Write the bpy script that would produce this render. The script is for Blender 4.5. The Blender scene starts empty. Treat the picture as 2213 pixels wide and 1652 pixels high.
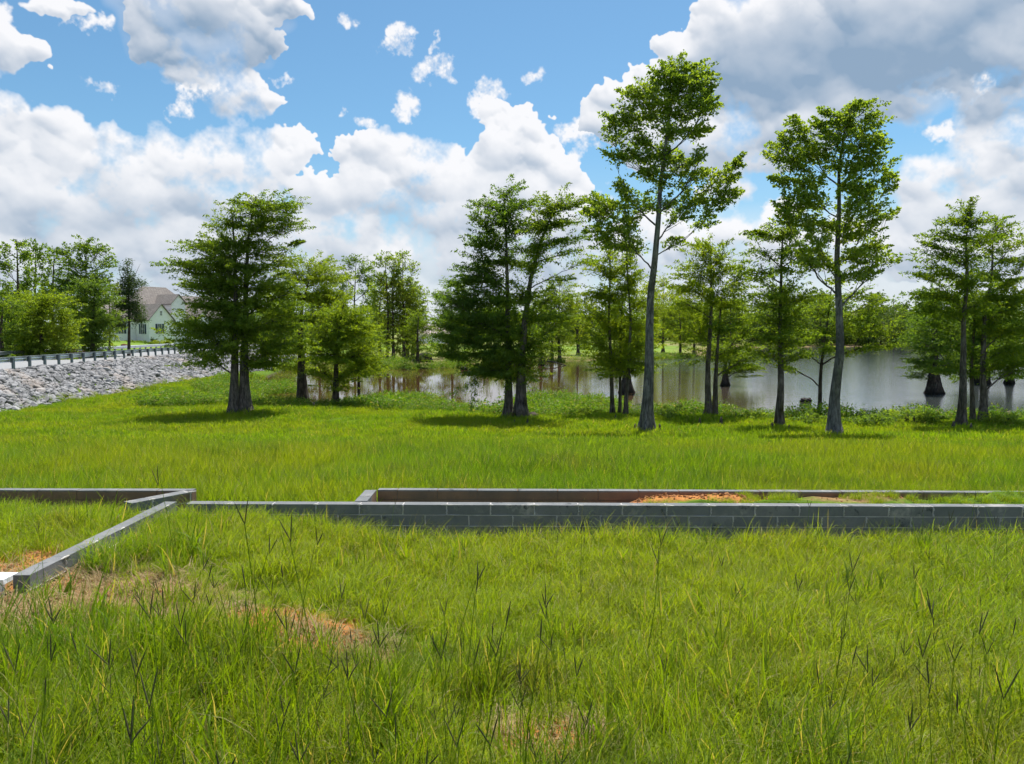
import bpy, math, random
import numpy as np
from mathutils import Vector
R = math.radians
rng = np.random.default_rng(7)
random.seed(7)
scene = bpy.context.scene
COL = scene.collection

# ------------------------------------------------------------------ camera
F, CU, CV, TH = 1663.0, 1106.5, 826.0, math.atan(106/1663.0)
CAMZ = 4.0
cam_d = bpy.data.cameras.new("camera"); cam = bpy.data.objects.new("camera", cam_d); COL.objects.link(cam)
cam.location = (0, 0, CAMZ); cam.rotation_euler = (math.pi/2 - TH, 0, 0)
cam_d.sensor_width = 36; cam_d.lens = 36*F/2213; cam_d.clip_end = 6000; cam_d.clip_start = .05
scene.camera = cam

def ray(u, v):
    X, Y = (u-CU)/F, (CV-v)/F
    c, s = math.cos(TH), math.sin(TH)
    return X, c + Y*s, Y*c - s
def at(u, v, y):            # point on the sight line at world depth y
    a, b, c = ray(u, v)
    return np.array([a/b*y, y, CAMZ + c/b*y])
def onz(u, v, z):           # point on the sight line at height z
    a, b, c = ray(u, v)
    t = (z-CAMZ)/c
    return np.array([a*t, b*t, z])

# ------------------------------------------------------------------ sun + view
SUN_EL, SUN_AZ = R(66), R(22)
sun_d = bpy.data.lights.new("sun", 'SUN'); sun = bpy.data.objects.new("sun", sun_d); COL.objects.link(sun)
sun_d.energy = 5.0; sun_d.angle = R(0.53); sun_d.color = (1, .965, .9)
sv = Vector((math.sin(SUN_AZ)*math.cos(SUN_EL), math.cos(SUN_AZ)*math.cos(SUN_EL), math.sin(SUN_EL)))
sun.rotation_euler = sv.to_track_quat('Z', 'Y').to_euler()
scene.view_settings.view_transform = 'Standard'; scene.view_settings.look = 'None'
scene.view_settings.exposure = 0.6; scene.view_settings.gamma = 1
scene.cycles.use_adaptive_sampling = True; scene.cycles.adaptive_threshold = .03
scene.cycles.max_bounces = 6; scene.cycles.transparent_max_bounces = 4
scene.cycles.diffuse_bounces = 2; scene.cycles.glossy_bounces = 3; scene.cycles.transmission_bounces = 4
scene.cycles.caustics_reflective = False; scene.cycles.caustics_refractive = False

# ------------------------------------------------------------------ node helpers
class NT:
    def __init__(s, nt): s.nt = nt; s.N = nt.nodes; s.L = nt.links
    def new(s, t, **k):
        n = s.N.new(t)
        for a, b in k.items(): setattr(n, a, b)
        return n
    def put(s, sock, v):
        if isinstance(v, bpy.types.NodeSocket): s.L.new(v, sock)
        elif v is not None: sock.default_value = v
    def m(s, op, a, b=None, c=None, clamp=False):
        n = s.new('ShaderNodeMath', operation=op, use_clamp=clamp)
        for i, v in enumerate((a, b, c)): s.put(n.inputs[i], v) if v is not None else None
        return n.outputs[0]
    def v(s, op, a, b=None):
        n = s.new('ShaderNodeVectorMath', operation=op)
        s.put(n.inputs[0], a)
        if b is not None: s.put(n.inputs[1], b)
        return n.outputs['Value'] if op == 'LENGTH' else n.outputs[0]
    def noise(s, vec, scale, detail=4, rough=.55, dist=0., col=False):
        n = s.new('ShaderNodeTexNoise')
        if vec is not None: s.put(n.inputs['Vector'], vec)
        n.inputs['Scale'].default_value = scale; n.inputs['Detail'].default_value = detail
        n.inputs['Roughness'].default_value = rough; n.inputs['Distortion'].default_value = dist
        return n.outputs['Color' if col else 'Fac']
    def vor(s, vec, scale, feature='F1', out='Distance', smooth=None):
        n = s.new('ShaderNodeTexVoronoi', feature=feature); s.put(n.inputs['Vector'], vec)
        n.inputs['Scale'].default_value = scale
        if smooth is not None: n.inputs['Smoothness'].default_value = smooth
        return n.outputs[out]
    def mr(s, v, a, b, c=0., d=1., sm=False):
        n = s.new('ShaderNodeMapRange'); n.interpolation_type = 'SMOOTHSTEP' if sm else 'LINEAR'
        for i, q in enumerate((v, a, b, c, d)): s.put(n.inputs[i], q)
        return n.outputs[0]
    def mix(s, f, a, b, blend='MIX'):
        n = s.new('ShaderNodeMix', data_type='RGBA', blend_type=blend)
        s.put(n.inputs[0], f)
        for i, q in ((6, a), (7, b)):
            if isinstance(q, (tuple, list)): q = tuple(q[:3]) + (1,)
            s.put(n.inputs[i], q)
        return n.outputs[2]
    def bump(s, h, strength=.5, dist=.05):
        n = s.new('ShaderNodeBump'); s.put(n.inputs['Height'], h)
        n.inputs['Strength'].default_value = strength; n.inputs['Distance'].default_value = dist
        return n.outputs[0]

def mat(name):
    m = bpy.data.materials.new(name); m.use_nodes = True; m.node_tree.nodes.clear()
    t = NT(m.node_tree); out = t.new('ShaderNodeOutputMaterial')
    return m, t, out
def principled(t, out, col, rough=.9, normal=None, spec=.3, metal=0.):
    p = t.new('ShaderNodeBsdfPrincipled')
    if isinstance(col, (tuple, list)): col = tuple(col[:3]) + (1,)
    t.put(p.inputs['Base Color'], col); t.put(p.inputs['Roughness'], rough)
    p.inputs['Specular IOR Level'].default_value = spec; p.inputs['Metallic'].default_value = metal
    if normal is not None: t.put(p.inputs['Normal'], normal)
    t.L.new(p.outputs[0], out.inputs[0]); return p
def wpos(t): return t.new('ShaderNodeNewGeometry').outputs['Position']
def simple(name, c1, c2=None, scale=3., rough=.85, bump=.0, metal=0., spec=.3):
    m, t, out = mat(name); P = t.new('ShaderNodeTexCoord').outputs['Object']
    n = t.noise(P, scale, 6, .6)
    col = t.mix(t.mr(n, .35, .65), c1, c2 or tuple(x*.8 for x in c1))
    principled(t, out, col, rough, t.bump(t.noise(P, scale*4, 5), bump, .02) if bump else None, spec, metal)
    return m

# ------------------------------------------------------------------ world: sky with cumulus
def azel(u, v):
    a, b, c = ray(u, v); l = math.sqrt(a*a+b*b+c*c)
    return math.atan2(a, b), math.asin(c/l)
CLOUDS = [  # u, v, ru, rv, weight   (patches of cloud, by direction in the sky)
 (20,320,150,90,1),(130,300,70,55,1),(-120,330,120,90,1),(235,330,80,50,1),(150,440,220,110,1.1),(340,340,75,60,1),(330,450,200,110,1.1),
 (460,370,120,95,1),(560,350,90,70,1),(640,310,62,48,1),(600,450,200,110,1.1),(790,340,80,62,1),(880,360,90,65,1),(950,330,60,45,1),
 (880,460,220,110,1.1),(1060,215,42,42,.9),(1085,275,50,62,1),(1170,320,68,62,1),(1215,390,70,60,1),(1060,400,150,100,1.1),(1140,470,170,90,1.1),
 (1285,440,50,40,.9),(250,560,420,80,1),(700,560,420,80,1),(1060,570,300,70,1),(-200,480,200,120,1),
 (420,30,150,75,1),(350,90,70,45,.9),(590,0,90,40,.8),(450,150,85,55,1),(530,215,85,48,1),(440,195,60,42,.9),(500,190,75,60,1),
 (15,100,75,38,.9),(0,60,30,45,.9),(-60,90,70,60,1),(215,185,40,20,.7),(255,215,32,16,.6),(130,15,70,16,.7),(180,40,40,14,.7),
 (855,90,34,32,.85),(945,140,40,26,.8),(925,155,45,20,.7),(875,232,28,30,.8),(735,42,28,16,.62),(1160,168,28,14,.5),(790,262,26,14,.6),(600,165,26,12,.6),(735,235,12,14,.5),
 (60,420,170,110,1),(700,430,70,60,1),(250,460,170,90,1),(430,450,150,90,1),(760,480,170,100,1),(980,440,160,90,1),(1150,540,200,60,1),(100,540,300,80,1),(450,560,300,70,1),(850,560,300,60,1),(1130,260,34,40,1),(1240,340,30,40,.8),(1360,560,130,40,1),(1560,300,120,80,1),(1640,330,120,50,1),(1780,560,200,40,1),(2020,560,220,50,1),(1540,60,60,60,1),(480,110,70,60,1),(560,60,50,60,1),(330,20,70,60,1),(1700,120,150,100,1),(2120,140,120,70,1),(1700,200,120,60,1),
 (385,235,22,30,.6),(945,95,8,14,.5),
 (1850,60,330,130,1.2),(2100,60,260,130,1.2),(1590,60,90,90,1),(1500,130,90,75,1),(1400,190,80,65,1),(1310,240,75,55,1),(1260,290,60,45,.9),
 (1620,190,80,70,1),(1500,260,180,75,1),(1720,260,200,75,1.1),(1450,330,140,50,.9),(1880,215,140,60,1),(2170,215,110,80,1),(2070,200,60,40,.9),(2050,285,48,24,.8),
 (2200,340,120,70,1),(2120,330,60,45,1),(2090,420,140,70,1.1),(1990,390,70,50,1),(2160,500,240,80,1),(1900,520,150,60,.9),(1690,470,60,40,.85),(1700,520,150,50,.9),
 (1500,530,170,60,.9),(1400,500,110,50,.8),(1560,420,70,36,.6),
]
DARK = [(1830,110,300,100,1.25),(2060,50,280,95,1.0),(1930,190,180,60,.9),(1650,60,120,60,.5),(430,50,170,85,.85),(460,380,130,22,.35),(250,395,120,22,.4),(560,440,160,26,.4),(900,450,150,24,.35),
        (760,500,230,28,.4),(300,500,200,30,.45),(1050,540,200,26,.4),(180,575,120,28,.55),(600,560,200,20,.35),(1700,300,190,32,.5),(1480,340,140,20,.35),(1400,600,260,30,.4),
        (2060,480,160,26,.55),(2170,260,110,16,.4),(1990,240,80,30,.3),(100,350,160,20,.3),(60,480,140,30,.35)]

# the clouds are computed here, lump by lump, as a cover and a light value for each direction of the sky
def _up(Gd, n):
    m = Gd.shape[0]; q = np.linspace(0, m-1.001, n); i = q.astype(int); f = q-i; f = f*f*(3-2*f)
    M = np.zeros((n, m), np.float32); M[np.arange(n), i] = 1-f; M[np.arange(n), i+1] += f; return M
def fbm2(h, w, cell, octs=6, gain=.5, seed=0):
    r = np.random.default_rng(seed); out = np.zeros((h, w), np.float32); a = 1.; tot = 0.
    for o in range(octs):
        gh, gw = max(2, int(h/cell)+2), max(2, int(w/cell)+2)
        g_ = r.uniform(-1, 1, (gh, gw)).astype(np.float32)
        out += a*(_up(g_, h) @ g_ @ _up(g_.T, w).T)
        tot += a; a *= gain; cell /= 2.03
        if cell < 1.5: break
    return out/tot
def sample(I, y, x):
    h, w = I.shape; x = np.clip(x, 0, w-1.01); y = np.clip(y, 0, h-1.01)
    i, j = y.astype(int), x.astype(int); fy, fx = y-i, x-j
    return (I[i, j]*(1-fx)+I[i, j+1]*fx)*(1-fy)+(I[i+1, j]*(1-fx)+I[i+1, j+1]*fx)*fy
def gblur(I, s):
    k = int(3*s)+1; q = np.exp(-.5*(np.arange(-k, k+1)/s)**2); q /= q.sum(); h, w = I.shape
    def one(A, n):
        m = A.shape[0]; L = 1 << int(math.ceil(math.log2(m+2*k+1)))
        P_ = np.pad(A, ((k, k), (0, 0)), 'edge'); L = P_.shape[0]+2*k
        return np.fft.irfft(np.fft.rfft(P_, L, axis=0)*np.fft.rfft(q, L)[:, None], L, axis=0)[2*k:2*k+m].astype(np.float32)
    return one(one(I, h).T, w).T
def render_clouds(W, H, blobs, dark, seed, wisps, minr=3.0, levels=4, veil=0):
    """blobs: x, y (rows from the top), rx, ry, strength in cells. Lumps grow on lumps; lit from above."""
    r = np.random.default_rng(seed)
    HF = np.full((H, W), -50., np.float32); yy, xx = np.mgrid[0:H, 0:W].astype(np.float32)
    def stamp(x, y, z, rad, sq=1.):
        x0, x1, y0, y1 = int(max(0, x-rad)), int(min(W, x+rad+2)), int(max(0, y-rad*sq)), int(min(H, y+rad*sq+2))
        if x1 <= x0 or y1 <= y0: return
        dx = (np.arange(x0, x1)-x)/rad; dy = (np.arange(y0, y1)-y)/(rad*sq)
        d2 = dx[None, :]**2+dy[:, None]**2
        hgt = np.where(d2 < 1, z+rad*np.sqrt(np.maximum(0, 1-d2)), -50.)
        HF[y0:y1, x0:x1] = np.maximum(HF[y0:y1, x0:x1], hgt)
    def grow(x, y, z, rad, lv):
        stamp(x, y, z, rad, .9)
        if lv == 0 or rad < minr: return
        for _ in range(9 if lv > 1 else 7):
            an = r.uniform(-.35, math.pi+.35); f = r.uniform(.55, 1.0)
            th = r.uniform(0, 1)
            grow(x+math.cos(an)*rad*f, y-math.sin(an)*rad*f*.85, z+rad*r.uniform(-.1, .75)*math.sqrt(max(0, 1-f*f)+.1), rad*r.uniform(.28, .52), lv-1)
    for (x, y, rx, ry, w_) in blobs:
        if w_ < .75: continue
        base_ = min(rx, ry)
        n = max(4, int(rx*ry/(base_*base_*.17))); base = min(rx, ry)
        for k in range(n):
            a = r.uniform(0, 6.283); q = r.uniform(0, 1)**.5*.74
            px_, py_ = x+math.cos(a)*q*rx, y+math.sin(a)*q*ry
            rad = base*r.uniform(.26, .46)
            grow(px_, py_, r.uniform(-.2, .6)*base, rad, levels)
    # torn, curling edges
    wx = fbm2(H, W, 30, 6, .6, seed+1); wy = fbm2(H, W, 30, 6, .6, seed+2)
    fx_, fy_ = fbm2(H, W, 9, 4, .6, seed+8), fbm2(H, W, 9, 4, .6, seed+9)
    HF = sample(HF, yy+wy*13+fy_*4, xx+wx*13+fx_*4)
    el_ = np.zeros((H, W), bool)
    for (x, y, rx, ry, w_) in blobs: el_ |= ((xx+wx*24+fx_*9-x)/rx)**2+((yy+wy*20+fy_*9-y)/ry)**2 < .62
    a0 = ((HF > -45) | el_).astype(np.float32); HF = np.where(HF < -45, np.where(el_, 2., -50.), HF)
    a1 = gblur(a0, 1.3); a4 = gblur(a0, 7)
    n1 = fbm2(H, W, 40, 7, .62, seed+3); soft = np.clip(fbm2(H, W, 160, 3, .5, seed+4)*2.2+.45, 0, 1)
    cov = a1*(1-soft)+a4*soft
    alpha = np.clip((cov+n1*(.25+.75*soft)*.9-.36)/(.22+.5*soft), 0, 1)
    # small thin clouds and veils
    wv = np.zeros((H, W), np.float32)
    for (x, y, rx, ry, w_) in wisps:
        q = ((xx+wx*22-x)/rx)**2+((yy+wy*18-y)/ry)**2
        wv = np.maximum(wv, w_*1.15*(1-q*.8))
    n2 = fbm2(H, W, 26, 6, .68, seed+5)
    wa = np.clip((wv+n2*1.15-.28)*1.5, 0, 1)*np.clip(wv*3, 0, 1)
    if veil:
        vv = np.clip((yy-veil)/90, 0, 1)*np.clip(1.0+1.5*fbm2(H, W, 120, 5, .55, seed+6), 0, 1)*.85
    else: vv = None
    # light
    Hs = np.maximum(HF, -20)+n1*9
    def shade_of(s, k):
        g_ = gblur(Hs, s); gy, gx_ = np.gradient(g_); nn = np.sqrt(1+(k*gx_)**2+(k*gy)**2)
        return (k*gx_*-.25+k*gy*.86+.44)/nn
    lit = .26*shade_of(1.8, .55)+.30*shade_of(5, 1.1)+.62*shade_of(16, 2.2)
    bigd = gblur(alpha, 26)
    above = np.roll(bigd, 34, 0); above[:34] = bigd[:1]
    sh = .70+.50*(lit-.45)-.20*np.clip(above*1.25-.35, 0, 1)+.34*(1-gblur(alpha, 9))+.16*n1
    dk = np.zeros((H, W), np.float32)
    for (x, y, rx, ry, w_) in dark:
        q = ((xx+wx*40-x)/rx)**2+((yy+wy*26-y)/ry)**2
        dk = np.maximum(dk, w_*np.clip(1-.62*q, 0, 1)**.8)
    dk = gblur(dk, 5)
    big = np.clip(dk*1.6-.55, 0, 1)
    nb = fbm2(H, W, 110, 5, .5, seed+12)
    sh = sh*(1-.6*big)+(.64+.30*nb)*big*.6 - dk*(.36+.14*nb)
    if veil:      # the low bands are seen through more air: softer
        lo = np.clip((yy-veil+200)/170, 0, 1)*.45; sh = sh*(1-lo)+(.80+.10*n1-.30*dk)*lo
    # deep dark cloud is solid
    alpha = np.clip(np.maximum(alpha, big), 0, 1)
    kw = np.clip(wa*(1-alpha)*1.6, 0, 1); sh = sh*(1-kw)+(.72+.25*wa+.2*n2)*kw
    alpha = np.maximum(alpha, wa)
    if vv is not None:
        sv_ = .66+.25*fbm2(H, W, 70, 5, .55, seed+7); k_ = np.clip(vv*(1-alpha), 0, 1)
        sh = sh*(1-k_)+sv_*k_; alpha = np.maximum(alpha, vv)
    return alpha, np.clip(sh, 0, 1)
AZ0, EL1, SKW, SKH, PXR = -.74, .56, 1776, 672, 1/1200.     # the part of the sky this picture looks at, 1/1200 rad per cell
def to_cells(L):
    out = []
    for (u, v, ru, rv, w_) in L:
        a, e = azel(u, v); out.append(((a-AZ0)/PXR, (EL1-e)/PXR, ru/F/PXR, rv/F/PXR, w_))
    return out
def front_clouds():
    big = [c for c in CLOUDS if c[4] >= .95 or c[2] > 60]; small = [c for c in CLOUDS if not (c[4] >= .95 or c[2] > 60)]
    return render_clouds(SKW, SKH, to_cells([c[:4]+(1,) for c in big]), to_cells(DARK), 11, to_cells(small), veil=480)
def back_clouds():      # the rest of the sky dome, coarser
    r = np.random.default_rng(5); W_, H_ = 1256, 314
    b = [(r.uniform(0, W_), H_-H_*r.uniform(0, 1)**1.4*.95, r.uniform(18, 60), r.uniform(10, 26), 1) for _ in range(90)]
    return render_clouds(W_, H_, b, [], 21, [], minr=4, levels=2, veil=H_-50)
def cloud_image(name, al, sh):
    h, w_ = al.shape; px = np.ones((h, w_, 4), np.float32)
    px[..., 0] = al[::-1]; px[..., 1] = sh[::-1]; px[..., 2] = 0
    im = bpy.data.images.new(name, w_, h, alpha=False, float_buffer=True, is_data=True)
    im.pixels.foreach_set(px.ravel()); im.update(); return im

w = bpy.data.worlds.new("World"); scene.world = w; w.use_nodes = True; w.node_tree.nodes.clear()
t = NT(w.node_tree)
tc = t.new('ShaderNodeTexCoord'); sp = t.new('ShaderNodeSeparateXYZ'); t.L.new(tc.outputs['Generated'], sp.inputs[0])
az = t.m('ARCTAN2', sp.outputs[0], sp.outputs[1]); el = t.m('ARCSINE', sp.outputs[2])
cb = t.new('ShaderNodeCombineXYZ'); t.L.new(az, cb.inputs[0]); t.L.new(t.m('ABSOLUTE', el), cb.inputs[1]); P = cb.outputs[0]
def dome(im, ax, bx, ay, by, ext):
    cv = t.new('ShaderNodeCombineXYZ'); t.L.new(t.m('MULTIPLY_ADD', az, ax, bx), cv.inputs[0])
    t.L.new(t.m('MULTIPLY_ADD', t.m('ABSOLUTE', el), ay, by), cv.inputs[1])
    n = t.new('ShaderNodeTexImage', image=im, extension=ext, interpolation='Linear'); t.L.new(cv.outputs[0], n.inputs[0])
    q = t.new('ShaderNodeSeparateColor'); t.L.new(n.outputs[0], q.inputs[0]); return q.outputs[0], q.outputs[1]
aw, ah = SKW*PXR, SKH*PXR
fa, fs = dome(cloud_image('front_clouds', *front_clouds()), 1/aw, -AZ0/aw, 1/ah, -(EL1-ah)/ah, 'EXTEND')
ba, bs = dome(cloud_image('back_clouds', *back_clouds()), 1/(2*math.pi), .5, 2/math.pi, 0, 'REPEAT')
outside = t.m('MAXIMUM', t.mr(t.m('ABSOLUTE', az), .66, .73, 0, 1), t.mr(t.m('ABSOLUTE', el), .50, .55, 0, 1))
ins = t.m('SUBTRACT', 1, outside)
alpha = t.m('ADD', t.m('MULTIPLY', fa, ins), t.m('MULTIPLY', ba, outside))
shade = t.m('ADD', t.m('MULTIPLY', fs, ins), t.m('MULTIPLY', bs, outside))
shade = t.mr(shade, .10, .92)
ccol = t.mix(shade, (2.5, 3.5, 4.8), (8.6, 8.6, 8.8))
sky = t.new('ShaderNodeTexSky', sky_type='NISHITA'); sky.sun_disc = False
sky.sun_elevation = SUN_EL; sky.sun_rotation = SUN_AZ; sky.altitude = 50; sky.air_density = 1.0; sky.dust_density = .6; sky.ozone_density = 1.6
skyc = t.mix(1.0, sky.outputs[0], (.76, 1.08, 1.16), 'MULTIPLY')
low = t.mr(el, .0, .22, .55, 0.)      # pale veil of distant cloud towards the horizon
skyc = t.mix(low, skyc, (5.2, 6.2, 7.2))
bg = t.new('ShaderNodeBackground'); bg.inputs[1].default_value = 0.075
t.L.new(t.mix(t.m('MULTIPLY', alpha, .97), skyc, ccol), bg.inputs[0])
w.cycles.sampling_method = 'NONE'
wo = t.new('ShaderNodeOutputWorld'); t.L.new(bg.outputs[0], wo.inputs[0])

# ------------------------------------------------------------------ mesh helpers
def tag(o, label=None, cat=None, group=None, kind=None):
    if label: o['label'] = label
    if cat: o['category'] = cat
    if group: o['group'] = group
    if kind: o['kind'] = kind
    return o
def mesh_obj(name, V, Fc, m, parent=None, smooth=False, loc=None):
    me = bpy.data.meshes.new(name)
    if isinstance(V, np.ndarray) and isinstance(Fc, np.ndarray):
        me.vertices.add(len(V)); me.vertices.foreach_set('co', V.astype(np.float32).ravel())
        k = Fc.shape[1]; n = len(Fc)
        me.loops.add(n*k); me.loops.foreach_set('vertex_index', Fc.astype(np.int32).ravel())
        me.polygons.add(n); me.polygons.foreach_set('loop_start', np.arange(n, dtype=np.int32)*k)
        me.update(calc_edges=True)
    else:
        me.from_pydata([tuple(map(float, a)) for a in V], [], [tuple(map(int, a)) for a in Fc]); me.update()
    if smooth: me.polygons.foreach_set('use_smooth', [True]*len(me.polygons))
    if m: me.materials.append(m)
    o = bpy.data.objects.new(name, me)
    if loc is not None: o.location = loc
    if parent is not None: o.parent = parent
    if parent != 'nolink': COL.objects.link(o)
    return o
def empty(name, loc, rz=0.):
    o = bpy.data.objects.new(name, None); o.empty_display_size = .2; COL.objects.link(o)
    o.location = tuple(map(float, loc)); o.rotation_euler = (0, 0, rz); return o
class MB:
    def __init__(s): s.V = []; s.F = []
    def add(s, V, Fc):
        b = len(s.V); s.V += [tuple(map(float, v)) for v in V]; s.F += [tuple(i+b for i in f) for f in Fc]; return s
    def box(s, x0, x1, y0, y1, z0, z1, jit=0.):
        v = [[x, y, z] for z in (z0, z1) for (x, y) in ((x0, y0), (x1, y0), (x1, y1), (x0, y1))]
        if jit: v = [[c+random.uniform(-jit, jit) for c in q] for q in v]
        return s.add(v, [(3,2,1,0),(4,5,6,7),(0,1,5,4),(1,2,6,5),(2,3,7,6),(3,0,4,7)])
    def poly(s, pts, th=None, d=(0, 0, -1)):
        n = len(pts)
        if th is None: return s.add(pts, [tuple(range(n))])
        q = [[a[i]+d[i]*th for i in range(3)] for a in pts]
        return s.add(list(pts)+q, [tuple(range(n)), tuple(range(2*n-1, n-1, -1))] + [(i, n+i, n+(i+1) % n, (i+1) % n) for i in range(n)])
    def tube(s, pts, rad, n=8, flute=None, cap=True):
        V, Fc = tube_arrays(pts, rad, n, flute); s.add(V, Fc)
        return s
    def build(s, name, m, parent=None, smooth=False, loc=None): return mesh_obj(name, s.V, s.F, m, parent, smooth, loc)
def tube_arrays(pts, rad, n=8, flute=None):
    P = np.array(pts, float); k = len(P)
    T = np.gradient(P, axis=0); T /= np.linalg.norm(T, axis=1)[:, None]+1e-9
    ref = np.array([0, 1., 0]) if abs(T[0][1]) < .8 else np.array([1., 0, 0])
    A = np.cross(T, ref); A /= np.linalg.norm(A, axis=1)[:, None]+1e-9
    B = np.cross(T, A)
    ph = np.arange(n)*2*math.pi/n
    V = []
    for i in range(k):
        r = np.full(n, float(rad[i]))
        if flute is not None: r = r*(1 + flute[i]*np.cos(ph*5+.6) + flute[i]*.5*np.cos(ph*3+1.9))
        V.append(P[i] + (np.cos(ph)*r)[:, None]*A[i] + (np.sin(ph)*r)[:, None]*B[i])
    V = np.vstack(V)
    Fc = [(i*n+j, i*n+(j+1) % n, (i+1)*n+(j+1) % n, (i+1)*n+j) for i in range(k-1) for j in range(n)]
    Fc.append(tuple(range(n-1, -1, -1))); Fc.append(tuple((k-1)*n+j for j in range(n)))
    return V, Fc

# ------------------------------------------------------------------ terrain
LAKE = np.array([(-24.6,84),(-22.3,70),(-20.4,53),(-15.8,44.2),(-12.2,39.9),(-9,39.2),(-4,39),(-1,36.6),(1.5,35.6),(4,37.2),(8,35.8),(14,34.8),(23,34),(40,33),(120,30),
 (500,20),(500,250),(140,228),(100,222),(72,216),(55,196),(42,160),(37,134),(30,126),(24,118),(12,113),(6,107),(0,106),(-6,99),(-8,88),(-11,84.5),(-14,90),(-17,100),(-22,104),(-27,99)], float)
def sdist(x, y, poly=LAKE):          # >0 outside (land), <0 in the lake
    x = np.asarray(x, float); y = np.asarray(y, float)
    d = np.full(x.shape, 1e9); ins = np.zeros(x.shape, bool)
    for i in range(len(poly)):
        ax, ay = poly[i]; bx, by = poly[(i+1) % len(poly)]
        ex, ey = bx-ax, by-ay
        tt = np.clip(((x-ax)*ex+(y-ay)*ey)/(ex*ex+ey*ey), 0, 1)
        d = np.minimum(d, np.hypot(x-ax-tt*ex, y-ay-tt*ey))
        c = ((ay > y) != (by > y)) & (x < (bx-ax)*(y-ay)/(by-ay+1e-12)+ax)
        ins ^= c
    return np.where(ins, -d, d)
def vnoise(x, y, s, seed=0):
    x = np.asarray(x, float)/s; y = np.asarray(y, float)/s
    xi, yi = np.floor(x).astype(int), np.floor(y).astype(int); fx, fy = x-xi, y-yi
    fx, fy = fx*fx*(3-2*fx), fy*fy*(3-2*fy)
    def h(a, b):
        n = np.sin(a*127.1+b*311.7+seed*74.7)*43758.5453; return n-np.floor(n)
    return (h(xi, yi)*(1-fx)+h(xi+1, yi)*fx)*(1-fy)+(h(xi, yi+1)*(1-fx)+h(xi+1, yi+1)*fx)*fy - .5
ROADX = lambda y: np.interp(y, [-60,20,43,81,140,300], [-14,-24.8,-28,-33.3,-42,-70])
FOOTX = lambda y: np.interp(y, [-60,20,36,50,68,80,92,104], [-9,-21.2,-23.6,-24.3,-25.4,-24.9,-25.5,-26])
def ss(x, a, b):
    q = np.clip((x-a)/(b-a), 0, 1); return q*q*(3-2*q)
def height(x, y):
    x = np.asarray(x, float); y = np.asarray(y, float)
    prof = np.interp(y, [-50,3,8,12,18,22,25,28,31,60], [2.2,2.10,2.06,1.84,1.26,.82,.50,.34,.27,.30])
    prof = prof + .20*ss(-x, .6, 2.2)*ss(-y, -8.0, -7.0) + .09*vnoise(x, y, 5)*ss(y, 9, 14) + .04*vnoise(x, y, 1.3, 3)
    prof = prof + (.325+.09*vnoise(x, y, .45, 12)+.07*vnoise(x, y, .16, 13))*ss(x, .4, 1.5)*ss(y, 7.06, 7.12)*ss(-y, -7.72, -7.62)
    prof = prof + .05*ss(-x, 3.6, 4.1)*ss(y, 6.5, 7.5)*ss(-y, -9, -7.9)
    sd = sdist(x, y)
    near = np.minimum(prof, .03+.10*np.maximum(sd, 0)+.05*vnoise(x, y, 2))
    far = .35+.0085*(np.maximum(y, 110)-110) + .3*vnoise(x, y, 20) + 5*ss(y, 235, 420)*(1+.5*vnoise(x, y, 90)) + 9*ss(x+20, 60, 200)*ss(y, 222, 275)
    far = np.minimum(far, .05+.07*np.maximum(sd, 0))
    k = ss(y, 62, 84)
    z = near*(1-k)+far*k
    # embankment, road bed, ground beyond the road
    rx, fx = ROADX(y), FOOTX(y)
    u = np.clip((x-fx)/(rx+.9-fx), 0, 1)
    emb = ss(-y, -190, -120)
    zz = z + (1.93-z)*np.clip(u, 0, 1)
    z = np.where(x < fx, z+(zz-z)*emb, z)
    west = 1.93 + 1.2*ss(rx-9.5-x, 0, 22) + 4*ss(rx-x, 60, 300)
    z = np.where(x < rx-9, z+(west-z)*emb, z)
    z = np.where(sd < 0, -np.minimum(1.4, .03+.22*-sd), z)
    z = np.where((sd < 0) & (x < fx), np.maximum(z, zz), z)
    return z
def axis(segs):
    out = []
    for a, b, s in segs: out += list(np.arange(a, b, s))
    out.append(segs[-1][1]); return np.array(out)
gx = axis([(-1500,-300,60),(-300,-80,8),(-80,-36,1.6),(-36,-18,.45),(-18,-6,.6),(-6,6,.2),(6,30,.8),(30,80,2),(80,300,8),(300,1500,60)])
gy = axis([(-300,-20,20),(-20,2,1.5),(2,6.6,.12),(6.6,8,.07),(8,9,.1),(9,42,.5),(42,120,1),(120,300,4),(300,500,14),(500,2500,120)])
GX, GY = np.meshgrid(gx, gy); GZ = height(GX, GY)
nx, ny = len(gx), len(gy)
idx = np.arange(nx*ny).reshape(ny, nx)
Q = np.stack([idx[:-1, :-1], idx[:-1, 1:], idx[1:, 1:], idx[1:, :-1]], -1).reshape(-1, 4)

# foreground bare patches, from where they lie on the ground  (x, y, rx, ry, kind)
def gp(u, v, z=2.15): q = onz(u, v, z); return q[0], q[1]
BARE = [gp(640,1365)+(.42,.34,'clay'), gp(740,1390)+(.35,.3,'straw'), gp(170,1340)+(1.0,.58,'straw'), gp(60,1290)+(.4,.3,'clay'), gp(1190,1560)+(.34,.28,'straw'), gp(1185,1570)+(.2,.2,'clay'),
        (-3.75,5.75,.35,.5,'clay'), gp(1430,1080,2.33)+(.8,.35,'clay'), gp(1590,1082,2.33)+(.35,.3,'clay'), gp(1850,1084,2.33)+(.5,.3,'straw'), gp(820,1088,2.2)+(.6,.3,'straw')]
m_ground, t, out = mat('ground_soil_and_turf')
Pw = wpos(t); sxyz = t.new('ShaderNodeSeparateXYZ'); t.L.new(Pw, sxyz.inputs[0])
n1 = t.noise(Pw, .35, 5, .6); n2 = t.noise(Pw, 9, 6, .65)
green = t.mix(t.mr(n1, .35, .65), (.085, .165, .006), (.13, .20, .008))
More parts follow.
